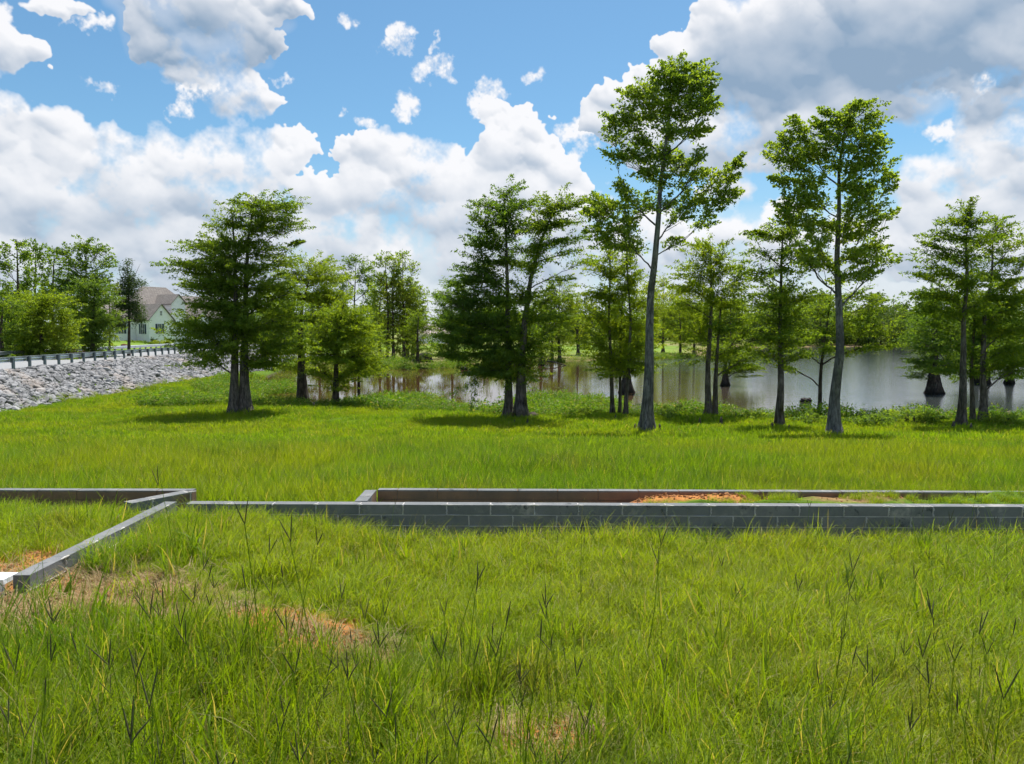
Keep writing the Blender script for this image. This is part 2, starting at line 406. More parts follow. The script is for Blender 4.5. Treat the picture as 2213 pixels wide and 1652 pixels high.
green = t.mix(t.mr(n2, .3, .75), green, (.05, .085, .012))
def patch(kind):
    acc = None
    for (x, y, rx, ry, k) in BARE:
        if k != kind: continue
        d = t.v('MULTIPLY', t.v('SUBTRACT', Pw, (x, y, 0)), (1/rx, 1/ry, 0))
        l = t.v('LENGTH', d)
        acc = l if acc is None else t.m('MINIMUM', acc, l)
    return t.mr(t.m('ADD', acc, t.m('MULTIPLY_ADD', t.noise(Pw, 5, 5, .65), 1.4, -.7)), .75, 1.15, 1, 0)
col = t.mix(patch('straw'), green, t.mix(t.mr(n2, .35, .6), (.30, .20, .09), (.19, .115, .05)))
col = t.mix(patch('clay'), col, t.mix(t.mr(n2, .3, .7), (.46, .20, .06), (.33, .125, .04)))
green2 = t.mix(t.mr(t.noise(Pw, .08, 4, .6), .4, .6), (.12, .20, .025), (.17, .24, .035)); col = t.mix(t.mr(sxyz.outputs[1], 84, 100), col, green2)
# mud at water's edge, mown fairway and dry bank across the lake
col = t.mix(t.mr(sxyz.outputs[2], .0, .10, 1, 0), col, (.05, .035, .02))
farm = t.mr(sxyz.outputs[1], 84, 96)
dry = t.mix(t.mr(t.noise(Pw, .5, 6, .7), .35, .62), (.24, .19, .075), (.13, .095, .05))
dryband = t.m('MULTIPLY', farm, t.mr(t.m('ADD', sxyz.outputs[2], t.m('MULTIPLY', n1, .6)), .6, 1.0, 1, 0))
col = t.mix(dryband, col, dry)
heath = t.m('MULTIPLY', t.mr(sxyz.outputs[1], 180, 190), t.mr(t.noise(Pw, .06, 4, .6), .4, .6))
col = t.mix(t.m('MULTIPLY', heath, .6), col, (.24, .16, .10))
bmp = t.bump(t.m('ADD', n2, t.m('MULTIPLY', t.noise(Pw, 40, 4), .4)), .6, .06)
principled(t, out, col, .95, bmp, .1)
ground = mesh_obj('ground', np.stack([GX.ravel(), GY.ravel(), GZ.ravel()], 1), Q, m_ground, smooth=True)
tag(ground, 'green lawn and lake bank falling towards the water', 'ground', kind='structure')

# ------------------------------------------------------------------ water
m_w, t, out = mat('lake_water')
Pw = wpos(t)
pv = t.v('MULTIPLY', Pw, (.55, 1.6, 1)); pv2 = t.v('MULTIPLY', Pw, (1.1, 4.5, 1))
sx = t.new('ShaderNodeSeparateXYZ'); t.L.new(Pw, sx.inputs[0])
calm = t.mr(t.m('ADD', t.m('MULTIPLY_ADD', sx.outputs[0], 1., 0.), t.m('MULTIPLY', t.noise(Pw, .05, 3), 22)), 14, 34)   # open water at the right is ruffled
hgt = t.m('ADD', t.noise(pv, 1.3, 3, .5), t.m('MULTIPLY', t.noise(pv2, 1.6, 3, .55), .35))
bmp = t.new('ShaderNodeBump'); t.L.new(hgt, bmp.inputs['Height']); bmp.inputs['Distance'].default_value = .045
t.L.new(t.mr(calm, 0, 1, .035, .45), bmp.inputs['Strength'])
wp = principled(t, out, t.mix(calm, (.070, .038, .014), (.042, .050, .048)), t.mr(calm, 0, 1, .015, .08), bmp.outputs[0], .5)
wp.inputs['IOR'].default_value = 1.333
mesh_obj('lake_water', [(-60,25,0),(1500,-10,0),(1500,400,0),(-60,400,0)], [(0,1,2,3)], m_w)['kind'] = 'structure'

# ------------------------------------------------------------------ road
ys = np.concatenate([np.arange(-40, 141, 3.)])
m_road = simple('road_asphalt', (.30, .30, .30), (.22, .22, .225), 4, .9, .2)
V = []; Fc = []
for i, y in enumerate(ys):
    r = float(ROADX(y)); V += [(r-.35, y, 1.99), (r-8.3, y, 1.99), (r+.15, y, 1.9), (r-8.8, y, 1.9)]
for i in range(len(ys)-1):
    a, b = 4*i, 4*(i+1)
    Fc += [(a, b, b+1, a+1), (a+2, b+2, b, a), (a+1, b+1, b+3, a+3)]
tag(mesh_obj('road', V, Fc, m_road), kind='structure')

# ------------------------------------------------------------------ riprap
def rock_mesh(i, m):
    import bmesh
    bm = bmesh.new(); bmesh.ops.create_icosphere(bm, subdivisions=2, radius=.5)
    rr = np.random.default_rng(100+i)
    planes = [(Vector(rr.normal(size=3)).normalized(), rr.uniform(.26, .42)) for _ in range(9)]
    for v in bm.verts:
        for nrm, dd in planes:
            s = v.co.dot(nrm)
            if s > dd: v.co -= nrm*(s-dd)
        v.co *= 1+.03*rr.normal()
        v.co.z *= .72; v.co.x *= 1.15
    me = bpy.data.meshes.new('rock'); bm.to_mesh(me); bm.free(); me.materials.append(m)
    return bpy.data.objects.new('rock', me)
m_rock, t, out = mat('riprap_stone')
oi = t.new('ShaderNodeObjectInfo'); Pw = wpos(t)
c = t.mix(oi.outputs['Random'], (.33, .325, .33), (.13, .128, .13))
c = t.mix(t.m('MULTIPLY', t.mr(t.noise(Pw, .35, 4), .55, .66), .6), c, (.40, .33, .28))
c = t.mix(t.mr(t.noise(Pw, 12, 4), .5, .75), c, (.24, .235, .24))
principled(t, out, c, .9, t.bump(t.noise(Pw, 14, 4), .4, .04), .2)

# ------------------------------------------------------------------ scatter: points + geometry nodes
def scatter(name, pts, rot, scl, idx, protos, kind='stuff', label=None, cat=None):
    col = bpy.data.collections.new(name+'_kinds')
    for k, o in enumerate(protos):
        o.name = '%s_kind_%02d' % (name, k); col.objects.link(o)
    me = bpy.data.meshes.new(name); n = len(pts)
    me.vertices.add(n); me.vertices.foreach_set('co', pts.astype(np.float32).ravel())
    a = me.attributes.new('rot', 'FLOAT_VECTOR', 'POINT'); a.data.foreach_set('vector', rot.astype(np.float32).ravel())
    a = me.attributes.new('scl', 'FLOAT_VECTOR', 'POINT')
    if scl.ndim == 1: scl = np.stack([scl]*3, 1)
    a.data.foreach_set('vector', scl.astype(np.float32).ravel())
    a = me.attributes.new('idx', 'INT', 'POINT'); a.data.foreach_set('value', idx.astype(np.int32))
    o = bpy.data.objects.new(name, me); COL.objects.link(o)
    ng = bpy.data.node_groups.new(name, 'GeometryNodeTree')
    ng.interface.new_socket('Geometry', in_out='INPUT', socket_type='NodeSocketGeometry')
    ng.interface.new_socket('Geometry', in_out='OUTPUT', socket_type='NodeSocketGeometry')
    N, L = ng.nodes, ng.links
    gi, go = N.new('NodeGroupInput'), N.new('NodeGroupOutput')
    ci = N.new('GeometryNodeCollectionInfo'); ci.inputs[0].default_value = col
    ci.inputs['Separate Children'].default_value = True; ci.inputs['Reset Children'].default_value = True
    ip = N.new('GeometryNodeInstanceOnPoints'); ip.inputs['Pick Instance'].default_value = True
    def na(nm, ty):
        q = N.new('GeometryNodeInputNamedAttribute'); q.data_type = ty; q.inputs[0].default_value = nm
        return [s for s in q.outputs if s.enabled and s.name == 'Attribute'][0]
    L.new(gi.outputs[0], ip.inputs['Points']); L.new(ci.outputs[0], ip.inputs['Instance'])
    L.new(na('idx', 'INT'), ip.inputs['Instance Index']); L.new(na('rot', 'FLOAT_VECTOR'), ip.inputs['Rotation'])
    L.new(na('scl', 'FLOAT_VECTOR'), ip.inputs['Scale']); L.new(ip.outputs[0], go.inputs[0])
    md = o.modifiers.new('scatter', 'NODES'); md.node_group = ng
    return tag(o, label, cat, None, kind)

ys_ = rng.uniform(8, 118, 30000); tt = rng.uniform(-.04, 1.04, 30000)**.9
xs_ = FOOTX(ys_) + (ROADX(ys_)+.75-FOOTX(ys_))*tt
keep = rng.uniform(size=30000) < np.interp(ys_, [8, 30, 118], [.35, .8, .8])
xs_, ys_ = xs_[keep], ys_[keep]
zs_ = height(xs_, ys_)
n = len(xs_)
sc_ = np.clip(rng.lognormal(math.log(.21), .42, n), .09, .60)
scatter('riprap', np.stack([xs_, ys_, zs_+.02+.1*sc_*rng.uniform(-.5, 1, n)], 1), np.stack([rng.uniform(-.5, .5, n), rng.uniform(-.1, .7, n), rng.uniform(0, 6.28, n)], 1), sc_,
        rng.integers(0, 6, n), [rock_mesh(i, m_rock) for i in range(6)], label='pale grey broken rocks armouring the road embankment', cat='rocks')

# ------------------------------------------------------------------ guardrails
m_steel = simple('galvanised_steel', (.66, .68, .70), (.52, .54, .57), 6, .38, .0, .75, .5)
m_post = simple('guardrail_post', (.13, .16, .18), (.09, .11, .13), 8, .6, .1, .3)
def guardrail(off, y0, y1, label, side):
    e = empty('guardrail', (float(ROADX(y0))+off, y0, 1.93)); ox, oy, oz = e.location
    yy = np.arange(y0, y1, 1.905/2)
    prof = [(-.00,.42),(.05,.45),(.05,.50),(0.,.535),(0.,.575),(.05,.61),(.05,.66),(.0,.69),(-.02,.70)]
    V = []; Fc = []
    for y in yy:
        r = float(ROADX(y))+off
        for a, b in prof: V.append((r-side*a*1.3-ox-side*.12, y-oy, b+.02))
    k = len(prof)
    for i in range(len(yy)-1):
        for j in range(k-1): Fc.append((i*k+j, (i+1)*k+j, (i+1)*k+j+1, i*k+j+1))
    rail = mesh_obj('rail', V, Fc, m_steel, e, True)
    sm = rail.modifiers.new('thick', 'SOLIDIFY'); sm.thickness = .012
    pm = MB().box(-.05, .05, -.085, .085, -.25, .72); bm = MB().box(-.12, -.052, -.07, .07, .4, .68) if side > 0 else MB().box(.052, .12, -.07, .07, .4, .68)
    p0 = b0 = None
    for y in np.arange(y0+.5, y1, 1.905):
        r = float(ROADX(y))+off
        if p0 is None: p = p0 = pm.build('post', m_post, e); b = b0 = bm.build('blockout', m_post, p)
        else:
            p = p0.copy(); COL.objects.link(p); b = b0.copy(); b.parent = p; COL.objects.link(b)
        p.location = (r-ox, y-oy, 0)
    tag(e, label, 'guardrail')
guardrail(0., 33.2, 85, 'long steel guardrail with dark posts along the rock embankment side of the road', 1)
guardrail(-7.7, 48, 100, 'steel guardrail across the road, on the side by the trees and lawn', -1)

# ------------------------------------------------------------------ bark + leaf materials
def bark(name, c1, c2, dk=(.05, .045, .04)):
    m, t, out = mat(name); P = t.new('ShaderNodeTexCoord').outputs['Object']
    pv = t.v('MULTIPLY', P, (6, 6, .9))
    n = t.noise(pv, 2.4, 7, .68, .3); n2 = t.noise(P, 1.6, 5, .65)
    c = t.mix(t.mr(n, .40, .58), tuple(x*.7 for x in c2), tuple(x*1.25 for x in c1)); c = t.mix(t.mr(n2, .48, .62), c, tuple(x*.5 for x in c1)); c = t.mix(t.m('MULTIPLY', t.mr(t.noise(P, 2.3, 4), .58, .68), .6), c, (.16, .19, .14))
    wz = t.new('ShaderNodeSeparateXYZ'); t.L.new(wpos(t), wz.inputs[0])
    c = t.mix(t.mr(wz.outputs[2], .0, .45, 1, 0), c, dk)      # waterline stain on the trunk
    principled(t, out, c, .95, t.bump(n, 1., .12), .1); return m
m_barkC = bark('cypress_bark', (.150, .130, .115), (.085, .072, .064))
m_barkG = bark('grey_bark', (.185, .180, .170), (.105, .100, .095))
m_barkD = bark('dark_bark', (.10, .08, .065), (.055, .045, .038), (.02, .017, .014))
def leafmat(name, a, b, tr, mixt=.56, gloss=.02, patch=None, pscale=.5):
    m, t, out = mat(name)
    geo = t.new('ShaderNodeNewGeometry'); rnd = geo.outputs['Random Per Island']
    n = t.noise(geo.outputs['Position'], pscale, 3, .6)
    f = t.m('ADD', t.m('MULTIPLY', rnd, .55), t.mr(n, .35, .65, 0, .5), clamp=True)
    c = t.mix(f, a, b)
    if patch: c = t.mix(t.mr(t.noise(geo.outputs['Position'], pscale*.6, 2), .56, .66), c, patch)
    d = t.new('ShaderNodeBsdfDiffuse'); t.L.new(c, d.inputs[0])
    tl = t.new('ShaderNodeBsdfTranslucent'); t.L.new(t.mix(1., c, tr, 'MULTIPLY'), tl.inputs[0])
    ms = t.new('ShaderNodeMixShader'); ms.inputs[0].default_value = mixt
    t.L.new(d.outputs[0], ms.inputs[1]); t.L.new(tl.outputs[0], ms.inputs[2])
    gl = t.new('ShaderNodeBsdfGlossy'); gl.inputs['Roughness'].default_value = .6; gl.inputs[0].default_value = (.7, .8, .8, 1)
    m2 = t.new('ShaderNodeMixShader'); m2.inputs[0].default_value = gloss
    t.L.new(ms.outputs[0], m2.inputs[1]); t.L.new(gl.outputs[0], m2.inputs[2]); t.L.new(m2.outputs[0], out.inputs[0])
    return m
TR = (2.1, 2.1, .6)
LM = {
 'cyp':  leafmat('cypress_needles', (0.079, 0.138, 0.016), (0.171, 0.217, 0.022), TR),
 'cypy': leafmat('cypress_needles_yellow', (.115, .175, .016), (.225, .270, .022), TR),
 'cypd': leafmat('cypress_needles_dark', (0.061, 0.117, 0.022), (0.122, 0.175, 0.027), TR),
 'dec':  leafmat('broad_leaves', (0.115, 0.182, 0.030), (0.240, 0.290, 0.046), TR),
 'decd': leafmat('broad_leaves_dark', (0.073, 0.133, 0.025), (0.159, 0.212, 0.038), TR),
 'decy': leafmat('broad_leaves_yellow', (0.146, 0.201, 0.020), (0.256, 0.281, 0.031), TR),
 'pine': leafmat('conifer_dark', (0.034, 0.064, 0.020), (0.073, 0.106, 0.031), TR, .3),
 'far':  leafmat('far_leaves', (0.055, 0.101, 0.027), (0.116, 0.159, 0.032), TR, .3, pscale=.15),
 'plum': leafmat('plum_leaves', (0.043, 0.023, 0.027), (0.073, 0.042, 0.041), TR, .3),
}

# ------------------------------------------------------------------ trees
def rot_rand(n, r, tilt=1.):
    a = r.normal(size=(n, 3)); a /= np.linalg.norm(a, axis=1)[:, None]
    b = r.normal(size=(n, 3)); b -= a*(a*b).sum(1)[:, None]; b /= np.linalg.norm(b, axis=1)[:, None]
    return a, b
def leaves_at(C, spread, flat, nper, size, aspect, r, droop=.25, horiz=.5, D=None, along=1.):
    """C (m,3) cluster centres -> leaf quads (diamond-shaped)"""
    m = len(C); n = m*nper
    ctr = np.repeat(C, nper, 0)
    rad = np.repeat(spread, nper)
    o = r.normal(size=(n, 3))*.5
    o[:, 2] *= flat
    o[:, 2] -= droop*(o[:, 0]**2+o[:, 1]**2)
    pos = ctr + o*rad[:, None]
    if D is not None:      # sprays: leaves strung out along the twig, tapering to its tip
        Dn = np.repeat(D, nper, 0); tt_ = r.uniform(0, 1, n)
        wdt = (.55*(1-tt_)**.7+.12)
        ax = Dn*((tt_-.45)*along*2.3)[:, None]; ax[:, 2] -= droop*1.3*tt_**2*along
        pos = ctr + (o*wdt[:, None]*np.array([1, 1, .75]) + ax)*rad[:, None]
    a, b = rot_rand(n, r)
    outd = o*np.array([1, 1, .3]) + (0 if D is None else Dn*.5); outd /= np.linalg.norm(outd, axis=1)[:, None]+1e-6
    a = a*.8 + outd*.7 + np.array([0, 0, -droop]); a /= np.linalg.norm(a, axis=1)[:, None]
    b[:, 2] *= (1-horiz); b -= a*(a*b).sum(1)[:, None]; b /= np.linalg.norm(b, axis=1)[:, None]+1e-6
    L = size*r.uniform(.6, 1.3, n)[:, None]; W = L*aspect
    p0 = pos - a*L*.5; p2 = pos + a*L*.5; mid = pos - a*L*.08
    V = np.stack([p0, mid+b*W*.5, p2, mid-b*W*.5], 1).reshape(-1, 3)
    return V
ALLT = []
def build_tree(name, x, y, z0, path, r0, blobs, kind='cyp', leaf='cyp', barkm=None, flare=1.0, dens=1., seed=1, lsize=None, label='', cat='tree', group=None, top_r=.02, bare=None, layer=None):
    """path: [(dx,dy,z)] above the base; blobs: (dx,dy,z, rx,ry,rz) in metres from the base. trunk + crown."""
    r = np.random.default_rng(seed)
    e = empty(name, (x, y, z0))
    tag(e, label, cat, group)
    # trunk
    Pth = np.array([(0, 0, -.35)]+[tuple(q) for q in path], float)
    # resample smooth
    s = np.concatenate([[0], np.cumsum(np.linalg.norm(np.diff(Pth, axis=0), axis=1))]); Ltot = s[-1]
    K = max(14, int(Ltot/.5)); q = np.unique(np.concatenate([np.linspace(0, Ltot, K), np.array([.15, .35, .55, .8, 1.1, 1.5])]))
    q = q[q <= Ltot]
    T = np.stack([np.interp(q, s, Pth[:, i]) for i in range(3)], 1)
    wob = r.normal(size=(len(q), 2))*.02*min(1., Ltot/8); T[2:, :2] += np.cumsum(wob, 0)[2:]*.35
    h = np.maximum(q-.3, 0)
    rad = r0*.74*(1-(q/Ltot))**1.0 + top_r
    fl = flare*(.7*np.exp(-h/(.30*max(.6, r0/.18)))+.3*np.exp(-h/(1.1*max(.6, r0/.18))))
    rad = rad*(1+fl*1.05)
    W = MB(); W.tube(T, rad, 24, np.clip(.03+.20*fl/max(flare, .1), 0, .22) if flare > .3 else None)
    Cs = []; Sp = []; Ds = []
    rise = {'cyp': .42, 'dec': .95, 'pine': .1}[kind]
    nodes = [(T[i], rad[i]*.75) for i in range(len(T)) if T[i][2] > Pth[-1, 2]*.16]
    order = sorted(blobs, key=lambda q_: math.hypot(q_[0]-np.interp(q_[2], T[:, 2], T[:, 0]), q_[1]-np.interp(q_[2], T[:, 2], T[:, 1])))
    for (bx, by, bz, rx, ry, rz) in order:
        c = np.array([bx, by, bz])
        NP_ = np.array([q_[0] for q_ in nodes]); NR = np.array([q_[1] for q_ in nodes])
        dd = c-NP_; hor = np.hypot(dd[:, 0], dd[:, 1]); L_ = np.linalg.norm(dd, axis=1)
        cost = L_ + 1.4*np.maximum(0, rise*hor-dd[:, 2]) + .5*np.maximum(0, dd[:, 2]-(rise*1.8+.5)*hor-.3) + np.where(NR < .02, .8, 0)
        j_ = int(np.argmin(cost)); A = NP_[j_]; ra = NR[j_]; hd = hor[j_]
        d = c-A; L = np.linalg.norm(d)+1e-6
        lr = min(ra*.8, .010+.014*L+.010*max(rx, rz))
        tq = np.linspace(0, 1, 9)[:, None]
        ctrl = A + d*.5 + np.array([0, 0, (-.10 if kind != 'cyp' else .10)*L])
        limb = (1-tq)**2*A + 2*tq*(1-tq)*ctrl + tq**2*c
        limb[1:] += np.cumsum(r.normal(size=(8, 3))*.018*L**.5, 0)
        W.tube(limb, np.linspace(lr, max(.008, lr*.4), 9), 6)
        lrs = np.linspace(lr, max(.008, lr*.4), 9)
        for q_ in range(2, 9): nodes.append((limb[q_], lrs[q_]))
        sc = lsc = 1.
        area = math.pi*rx*rz
        cr = .42 if kind == 'cyp' else .36
        cr = min(cr*max(1., (lsize or .12)/.14)**.6, max(rx, rz)*1.1)
        nc = max(3, int((2.7 if kind == 'cyp' else 2.1)*dens*area/(cr*cr*1.15)*(1.25+.35*min(ry, 3.))))
        a = r.normal(size=(nc, 3)); a /= np.linalg.norm(a, axis=1)[:, None]
        rr = r.uniform(.1, 1., nc)**.5; rr = np.where(r.uniform(size=nc) < .13, r.uniform(1.05, 1.4, nc), rr)
        cc = c + a*rr[:, None]*np.array([rx, ry, rz])
        if layer:   # pull to branch layers
            cc[:, 2] = cc[:, 2] + .11*layer*np.sin(cc[:, 2]/layer*6.283)
        Cs.append(cc); Sp.append(np.full(nc, cr)*r.uniform(.8, 1.5, nc)*np.where(rr > 1.05, .85, 1.)); Ds.append(cc-(A*.6+c*.4))
        # twigs to some of the clusters
        nt = min(nc, 22 if rx > .8 else 9)
        for j in r.choice(nc, nt, replace=False):
            k = r.integers(3, 9); S = limb[k]; E = cc[j]
            M = (S+E)/2+np.array([0, 0, .06*(1 if kind == 'cyp' else -1)])+r.normal(size=3)*.05
            W.tube([S, M, E], [max(.010, lr*.35), max(.008, lr*.22), .005], 4)
    if bare:
        for pts, br in bare: W.tube(pts, np.linspace(br, .008, len(pts)), 5)
    C = np.vstack(Cs); S = np.concatenate(Sp); D = np.vstack(Ds); D[:, 2] = D[:, 2]*.5+.12*np.linalg.norm(D[:, :2], axis=1); D /= np.linalg.norm(D, axis=1)[:, None]+1e-6
    ls = (lsize or (.15 if kind == 'cyp' else .125))
    if kind == 'cyp':
        cover = ls*ls*.15*.5; nper = int(max(10, .85*math.pi*.42**2/cover*.62)); V = leaves_at(C, S*1.1, .62, nper//2+4, ls, .30, r, .22, .35, D, 1.15)
    elif kind == 'pine': nper = 40; V = leaves_at(C, S, .55, nper, ls, .3, r, .15, .4)
    else:
        cover = ls*ls*.55*.5; nper = int(max(8, math.pi*.36**2/cover*.62)); V = leaves_at(C, S, .8, nper, ls, .55, r, .25, .25, D, .75)
    V[:, 2] = np.maximum(V[:, 2], .15-z0)
    W.build('trunk', barkm or m_barkC, e, True)
    Fq = np.arange(len(V)).reshape(-1, 4)
    mesh_obj('crown', V, Fq, LM[leaf], e)
    ALLT.append((name, len(Fq)))
    return e

def ptree(ub, vb, y, path, blobs, r0, depth=.8, zb=None, **k):
    """tree given by what it spans at its own distance y; blobs (u,v,ru,rv[,dy m])"""
    b = at(ub, vb, y); z0 = float(height(b[0], b[1])) if zb is None else zb
    b[2] = z0
    mpp = y/F
    rr = np.random.default_rng(k.get('seed', 1)+999)
    pts = []
    for i, q in enumerate(path):
        w_ = at(q[0], q[1], y)-b; w_[1] = (q[2] if len(q) > 2 else rr.normal()*.12)
        pts.append(w_)
    bl = []
    for q in blobs:
        w_ = at(q[0], q[1], y)-b
        dy = q[4] if len(q) > 4 else rr.uniform(-.6, .6)*max(q[2], 20)*mpp*depth
        bl.append((w_[0], dy, w_[2], q[2]*mpp, max(q[2], .75*q[3])*mpp*depth, q[3]*mpp))
    return build_tree(k.pop('name', 'cypress_tree'), b[0], b[1], z0, pts, r0, bl, **k)

# --- big pair of cypresses, left of the lake
ptree(505, 893, 34.6, [(507,780),(512,640),(506,540),(500,455)], [
 (505,480,28,30),(480,520,38,25),(440,545,42,22),(405,580,35,18),(445,595,45,20),(490,585,45,30),(400,608,20,9),(458,650,28,18),(480,660,50,35),(400,690,35,18),(385,720,22,12),
 (440,720,50,28),(480,745,50,35),(430,770,30,20),(495,560,40,40),(460,625,40,25),(505,700,50,45),(500,620,40,35)], .24, kind='cyp', leaf='cyp', seed=3, dens=1.0, layer=.9,
 label='big spreading cypress, left trunk of the close pair nearest the rock embankment')
ptree(529, 894, 34.9, [(531,780),(533,640),(540,520),(556,425)], [
 (560,432,28,14),(600,440,30,18),(525,440,18,16),(575,460,48,20),(620,470,25,13),(560,490,40,22),(610,500,30,12),(535,520,28,22),(570,545,40,16),(600,560,30,12),(545,580,40,22),(590,610,40,22),(620,640,20,18),
 (560,650,50,30),(600,690,40,30),(550,710,50,35),(590,745,45,30),(540,770,45,25),(575,775,36,14),(620,740,18,25),(640,520,10,7)], .27, kind='cyp', leaf='cyp', seed=4, dens=1.0, layer=.9,
 label='tallest cypress at the left, right trunk of the close pair, top leaning right')
# --- behind them
ptree(655, 876, 42.5, [(652,800),(650,720),(655,660),(672,600)], [
 (640,590,35,22),(680,580,45,20),(715,600,28,20),(620,620,30,20),(600,650,25,25),(660,640,45,20),(705,650,35,20),(625,680,30,18),(690,690,35,18),(640,750,40,22),(605,740,22,20),(640,790,28,14),(700,625,30,15),(600,780,25,14)],
 .34, kind='cyp', leaf='cypy', seed=5, barkm=m_barkD, flare=1.5, dens=.95, layer=1., label='yellow green cypress with dark swollen base at the water, behind the big left pair')
ptree(725, 889, 39.5, [(726,820),(728,760),(735,700),(742,655)], [
 (742,660,25,18),(715,690,38,20),(765,690,32,20),(700,725,34,20),(745,720,48,25),(785,720,25,20),(690,760,24,22),(730,765,48,26),(780,765,35,22),(800,795,22,14),(700,805,22,16),(750,805,42,20),(720,830,28,10)],
 .2, kind='cyp', leaf='cypy', seed=6, barkm=m_barkD, flare=1.2, dens=1.05, layer=.8, label='small bushy cypress with low crown and dark trunk on the leafy shore')
ptree(776, 865, 46., [(776,800),(778,740),(780,690)], [(780,700,28,20),(800,740,28,25),(770,770,30,25),(800,800,25,15),(760,735,20,20)], .13, kind='cyp', leaf='cyp', seed=7, barkm=m_barkD, flare=.8,
 label='slim cypress standing in the water just behind the small bushy one')
# --- centre pair
ptree(1100, 908, 33.6, [(1102,780),(1100,640),(1098,520),(1093,410)], [
 (1095,418,22,18),(1065,440,24,18),(1120,445,20,20),(1085,470,38,22),(1040,480,25,18),(1115,495,25,20),(1060,515,40,22),(1030,545,26,18),(1090,555,40,25),(1050,590,48,25),(1015,600,28,20),(1000,640,35,25),(1060,640,48,30),
 (1030,690,50,30),(1080,700,40,35),(1000,730,40,25),(1050,760,50,30),(985,770,28,16),(1035,795,34,16),(1075,800,35,25),(1020,830,22,10),(965,700,26,20),(970,745,28,20),(1120,820,26,12),(985,660,26,18),(1095,750,40,30)], .2, kind='cyp', leaf='cypd', seed=8, dens=1.2, layer=.8,
 label='tall conical cypress, left trunk of the close pair in the middle of the shore')
ptree(1126, 912, 33.0, [(1128,800),(1135,700),(1150,600),(1172,520),(1205,440)], [
 (1215,430,28,16),(1180,450,28,20),(1240,450,15,14),(1165,490,35,22),(1215,480,30,14),(1150,530,28,22),(1195,520,30,12),(1240,510,20,8),(1225,545,26,8),(1255,565,18,7),(1150,580,28,18),(1190,640,28,16),
 (1130,640,35,28),(1170,680,40,20),(1210,700,26,12),(1120,710,40,30),(1160,740,40,22),(1110,780,38,28),(1200,600,16,8),(1150,790,20,14)], .27, kind='cyp', leaf='cyp', seed=9, dens=1.15, layer=.8,
 label='cypress with bare fanned limbs reaching right, right trunk of the middle close pair')
# --- cypress trio left of the tall pale tree
ptree(1325, 901, 35.4, [(1322,780),(1318,680),(1320,600),(1320,525)], [(1320,540,18,22),(1300,580,28,18),(1335,585,28,20),(1290,625,30,20),(1325,640,35,22),(1285,680,28,20),(1325,700,35,25),(1285,740,28,22),(1300,775,25,16),(1330,770,30,25)],
 .11, kind='cyp', leaf='cypy', seed=10, barkm=m_barkC, flare=.9, dens=.95, label='slender cypress, leftmost trunk of the three left of the tall pale tree')
ptree(1339, 901, 36.2, [(1338,800),(1342,720),(1345,650)], [(1345,660,25,20),(1360,700,28,25),(1330,720,30,22),(1365,750,30,22),(1340,790,35,20)], .09, kind='cyp', leaf='cyp', seed=11, flare=.7,
 label='thin cypress, middle trunk of the three left of the tall pale tree')
ptree(1350, 903, 35.0, [(1358,800),(1364,700),(1355,600),(1353,540)], [(1355,560,20,22),(1375,600,28,20),(1345,620,25,20),(1385,650,24,24),(1380,700,25,22),(1360,780,40,22),(1320,800,30,14),(1390,790,20,14),(1385,745,22,20)],
 .11, kind='cyp', leaf='cypy', seed=12, flare=.9, label='leaning slender cypress, rightmost trunk of the three left of the tall pale tree')
# --- the tall pale tree
ptree(1396, 932, 28.2, [(1397,860),(1399,760),(1404,640),(1409,560),(1417,480),(1425,400),(1432,330),(1445,240),(1465,150)], [
 (1470,140,28,20),(1510,150,26,18),(1440,170,30,18),(1480,185,48,25),(1525,190,22,20),(1400,190,30,20),(1370,200,20,16),(1360,230,20,16),(1440,225,40,25),(1500,235,45,25),(1535,215,16,16),(1405,240,24,20),(1365,262,20,14),
 (1345,260,22,14),(1320,255,18,16),(1330,290,22,14),(1455,280,38,24),(1500,280,25,18),(1390,300,28,20),(1350,335,30,10),(1420,335,28,20),(1325,335,18,8),(1455,330,22,16),(1400,370,25,20),(1440,390,20,25),(1380,345,20,16),
 (1475,350,25,16),(1515,340,22,12),(1500,380,30,16),(1540,395,20,14),(1580,370,26,16),(1598,350,12,14),(1575,410,24,18),(1545,430,26,14),(1500,430,30,16),(1470,460,26,14),(1530,455,18,10),(1520,475,26,10),
 (1350,430,25,22),(1310,440,28,24),(1285,460,24,20),(1340,480,32,24),(1300,500,32,20),(1360,520,26,20),(1320,530,26,14),(1270,455,14,10),(1400,440,18,18),(1440,440,15,20),(1460,520,18,10),(1345,400,14,10)],
 .235, depth=.75, name='tall_shade_tree', kind='dec', leaf='dec', seed=13, barkm=m_barkG, flare=1.1, dens=1.45, lsize=.12,
 label='tallest tree with bare pale grey trunk, forked limbs and an open leafy crown')
# --- cypress between the two tall trees
ptree(1531, 912, 34.2, [(1530,800),(1534,680),(1536,600),(1538,530)], [(1538,535,28,14),(1515,555,28,18),(1565,555,30,18),(1500,590,35,18),(1550,590,45,20),(1600,600,26,18),(1485,625,30,15),(1535,640,40,20),(1590,640,30,18),
 (1480,665,26,14),(1530,690,30,18),(1500,720,28,16)], .17, kind='cyp', leaf='cypy', seed=14, barkm=m_barkC, flare=1., dens=1., layer=.9,
 label='open yellow green cypress between the two tallest trees, left of its two trunks')
ptree(1545, 912, 34.5, [(1547,800),(1553,700),(1560,640)], [(1565,660,30,20),(1600,690,28,20),(1560,710,35,20),(1610,735,26,20),(1570,760,35,22),(1520,765,28,16),(1605,780,30,16),(1620,710,16,18)],
 .15, kind='cyp', leaf='cyp', seed=15, flare=.9, dens=.7, layer=.9, label='lower cypress between the two tallest trees, right of its two trunks')
